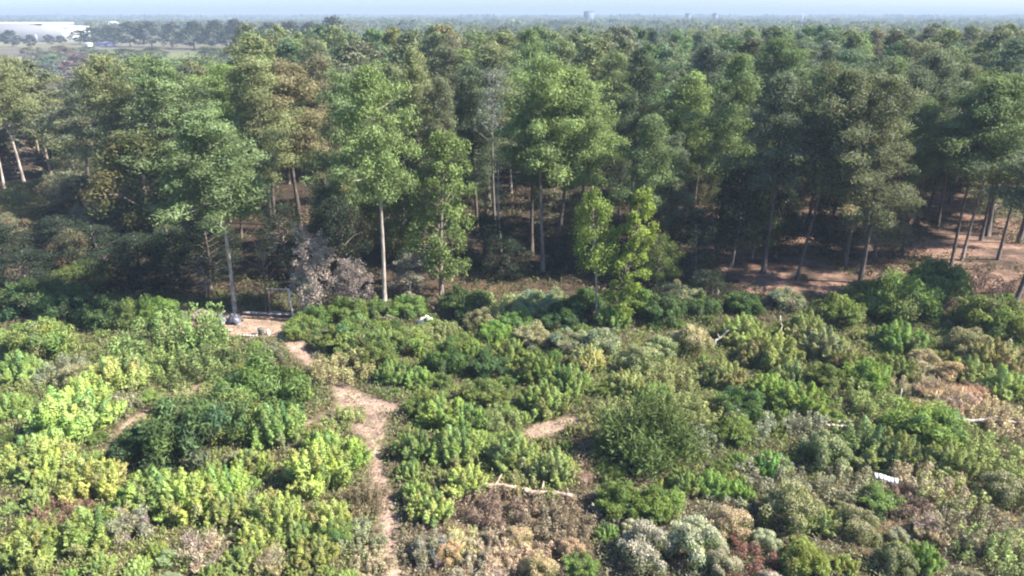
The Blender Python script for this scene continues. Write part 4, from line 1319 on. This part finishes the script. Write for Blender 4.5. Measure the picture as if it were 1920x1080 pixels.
pts = RNG.uniform([-48, 25.5], [48, 67], (52000, 2))
px, py = proj(pts[:, 0], pts[:, 1], 0)
keep = (px > -60) & (px < 1980) & (py < 1130) & ((path_mask(pts[:, 0], pts[:, 1]) < -.05) | ((RNG.random(len(pts)) < .15) & (py < 840))) & (clear_mask(pts[:, 0], pts[:, 1]) < -.1)
pts, px, py = pts[keep], px[keep], py[keep]
cols = np.array([PAL[random.choice(zone(a, b_))[1]][0] for a, b_ in zip(px, py)])
patch = vnoise(pts[:, 0] / 1.4, pts[:, 1] / 1.4, 31)
cols = lerp3(cols * 1.05, np.array([.23, .19, .11]), (patch - .6) * 1.8)
ground_cover('undergrowth', pts[:, 0], pts[:, 1], cols, .2 + .42 * vnoise(pts[:, 0] / 2, pts[:, 1] / 2, 32), 7, .24, .06, 5)

pts = RNG.uniform([-75, 64], [75, 112], (15000, 2))
px, py = proj(pts[:, 0], pts[:, 1], 0)
keep = (px > -60) & (px < 1980) & (clear_mask(pts[:, 0], pts[:, 1]) < -.1)
den = vnoise(pts[:, 0] / 4, pts[:, 1] / 4, 41)
keep &= den > np.where(px > 1300, .62, .35)
pts, px, py = pts[keep], px[keep], py[keep]
t = vnoise(pts[:, 0] / 2.5, pts[:, 1] / 2.5, 42)
cols = lerp3(lerp3((.06, .085, .03), (.12, .12, .05), t), (.2, .14, .09), vnoise(pts[:, 0] / 3, pts[:, 1] / 3, 43) * 1.2 - .3)
ground_cover('forest_undergrowth', pts[:, 0], pts[:, 1], cols, .3 + .7 * vnoise(pts[:, 0] / 3, pts[:, 1] / 3, 44), 8, .34, .13, 6)

# ------------------------------------------------------------------ labels that single each plant out
LM = {
    'field': [("the grey-green path bush", 505, 665), ("the white plastic sheet", 797, 600), ("the bleached leaning log", 1348, 634), ("the thin upright snag", 1463, 622),
              ("the big spiky shrub", 1230, 835), ("the tall tan mound", 1800, 735), ("the long bare trunk", 722, 588), ("the vine-clad pair", 1140, 590), ("the debris pile", 425, 600),
              ("the brown log", 990, 926), ("the reddish weed patch", 1400, 1060), ("the white board", 1657, 912), ("the round tan tussock", 370, 1040), ("the wide dark shrub", 335, 835),
              ("the large path-bend shrub", 485, 745), ("the lower left corner", 0, 1080), ("the lower right corner", 1920, 1080), ("the path end", 735, 1075), ("the flat pale trunk", 1860, 806),
              ("the rounded left-edge shrub", 40, 655), ("the sandy side track", 310, 757), ("the bare path bend", 690, 785), ("the pale board pair", 1568, 798), ("the short pale stake", 1687, 745),
              ("the nearest right-edge trunk", 1903, 570), ("the reddish weeds at left", 100, 965), ("the sandy patch mid-field", 1050, 800), ("the narrow lower path", 720, 930)],
    'forest': [("the long bare trunk", 715, 300), ("the vine-clad pair", 1150, 430), ("the three pale trunks", 45, 250), ("the white snag", 943, 310), ("the grey dead treetop", 932, 155),
               ("the dead brown tree", 610, 490), ("the red straw opening", 1700, 490), ("the broad twin pines", 300, 180), ("the big central pine", 1030, 190), ("the right-edge leaning trunk", 1905, 450),
               ("the rounded bright crown", 1265, 180), ("the grey-brown pine", 1610, 250), ("the right-leaning pine", 1520, 200), ("the drooping light tree", 830, 380), ("the debris-pile tree", 450, 300),
               ("the left frame edge", 0, 400), ("the right frame edge", 1920, 200), ("the white huts", 1555, 66), ("the skyline mast", 1501, 45), ("the centre skyline block", 1105, 30), ("the straw opening trunks", 1795, 300),
               ("the pale green field", 320, 90), ("the olive bare-trunk backer", 785, 110)],
    'far': [("the warehouse", 40, 62), ("the bright white block", 110, 62), ("the tall small house", 206, 50), ("the blue-grey shed", 191, 83), ("the gravel road", 150, 150), ("the pale green field", 330, 95),
            ("the three pale-trunk pines", 50, 100), ("the broad twin pines", 300, 120), ("the deep forest edge", 640, 60), ("the white box trailer", 163, 84)],
}


def direction(dx, dy):
    a, b_ = abs(dx), abs(dy) * 1.5
    h = 'left of' if dx < 0 else 'right of'
    v = 'behind' if dy < 0 else 'before'
    if b_ > 2.2 * a:
        return v
    if a > 2.2 * b_:
        return h
    return v + ' and ' + h


def main_dir(dx, dy):
    if abs(dy) * 1.5 > abs(dx):
        return 'behind' if dy < 0 else 'before'
    return 'left of' if dx < 0 else 'right of'


def howfar(d):
    return 'just ' if d < 55 else '' if d < 130 else 'well '


used = set(o['label'].lower() for o in bpy.data.objects if o.get('label'))
sizes = {}
left = 0
import re
for o, (size, word, kind), px, py, lm in LABELLED:
    L_ = sorted(LM[lm], key=lambda q: math.hypot(px - q[1], (py - q[2]) * 1.4))
    if lm == 'field':
        sz = 'small ' if size < .75 else 'medium ' if size < 1.15 else 'large '
    elif lm == 'forest':
        sz = ('tall ' if size > 20 else 'shorter ' if size < 17.5 else '') if kind == 'pine' else ''
    else:
        sz = ''
    opts = []
    for i, j in [(0, 1), (0, 2), (1, 2), (0, 3), (1, 3), (2, 3), (0, 4), (1, 4), (2, 4), (0, 5), (1, 5), (3, 4), (0, 6), (1, 6), (2, 5), (2, 6), (3, 5)]:
        a, b2 = L_[i], L_[j]
        da, db = (px - a[1], py - a[2]), (px - b2[1], py - b2[2])
        second = main_dir(*db) + ' ' + b2[0]
        for z1, f1, d1 in [(sz, howfar(math.hypot(*da)), direction(*da)), (sz, '', direction(*da)), ('', '', direction(*da)), (sz, howfar(math.hypot(*da)), main_dir(*da))]:
            opts.append('%s%s %s %s%s %s, %s' % (z1, word, kind, f1, d1, a[0], second))
    for s in opts:
        if len(re.findall(r"[A-Za-z0-9][A-Za-z0-9'-]*", s)) <= 16 and s.lower() not in used:
            break
    else:
        left += 1
        s = min(opts, key=lambda q: len(q.split()))
    used.add(s.lower())
    o['label'] = s
print('labels shared', left, 'objects', len(bpy.data.objects))
print('triangles', sum(2 * len(m_.polygons) for m_ in bpy.data.meshes))
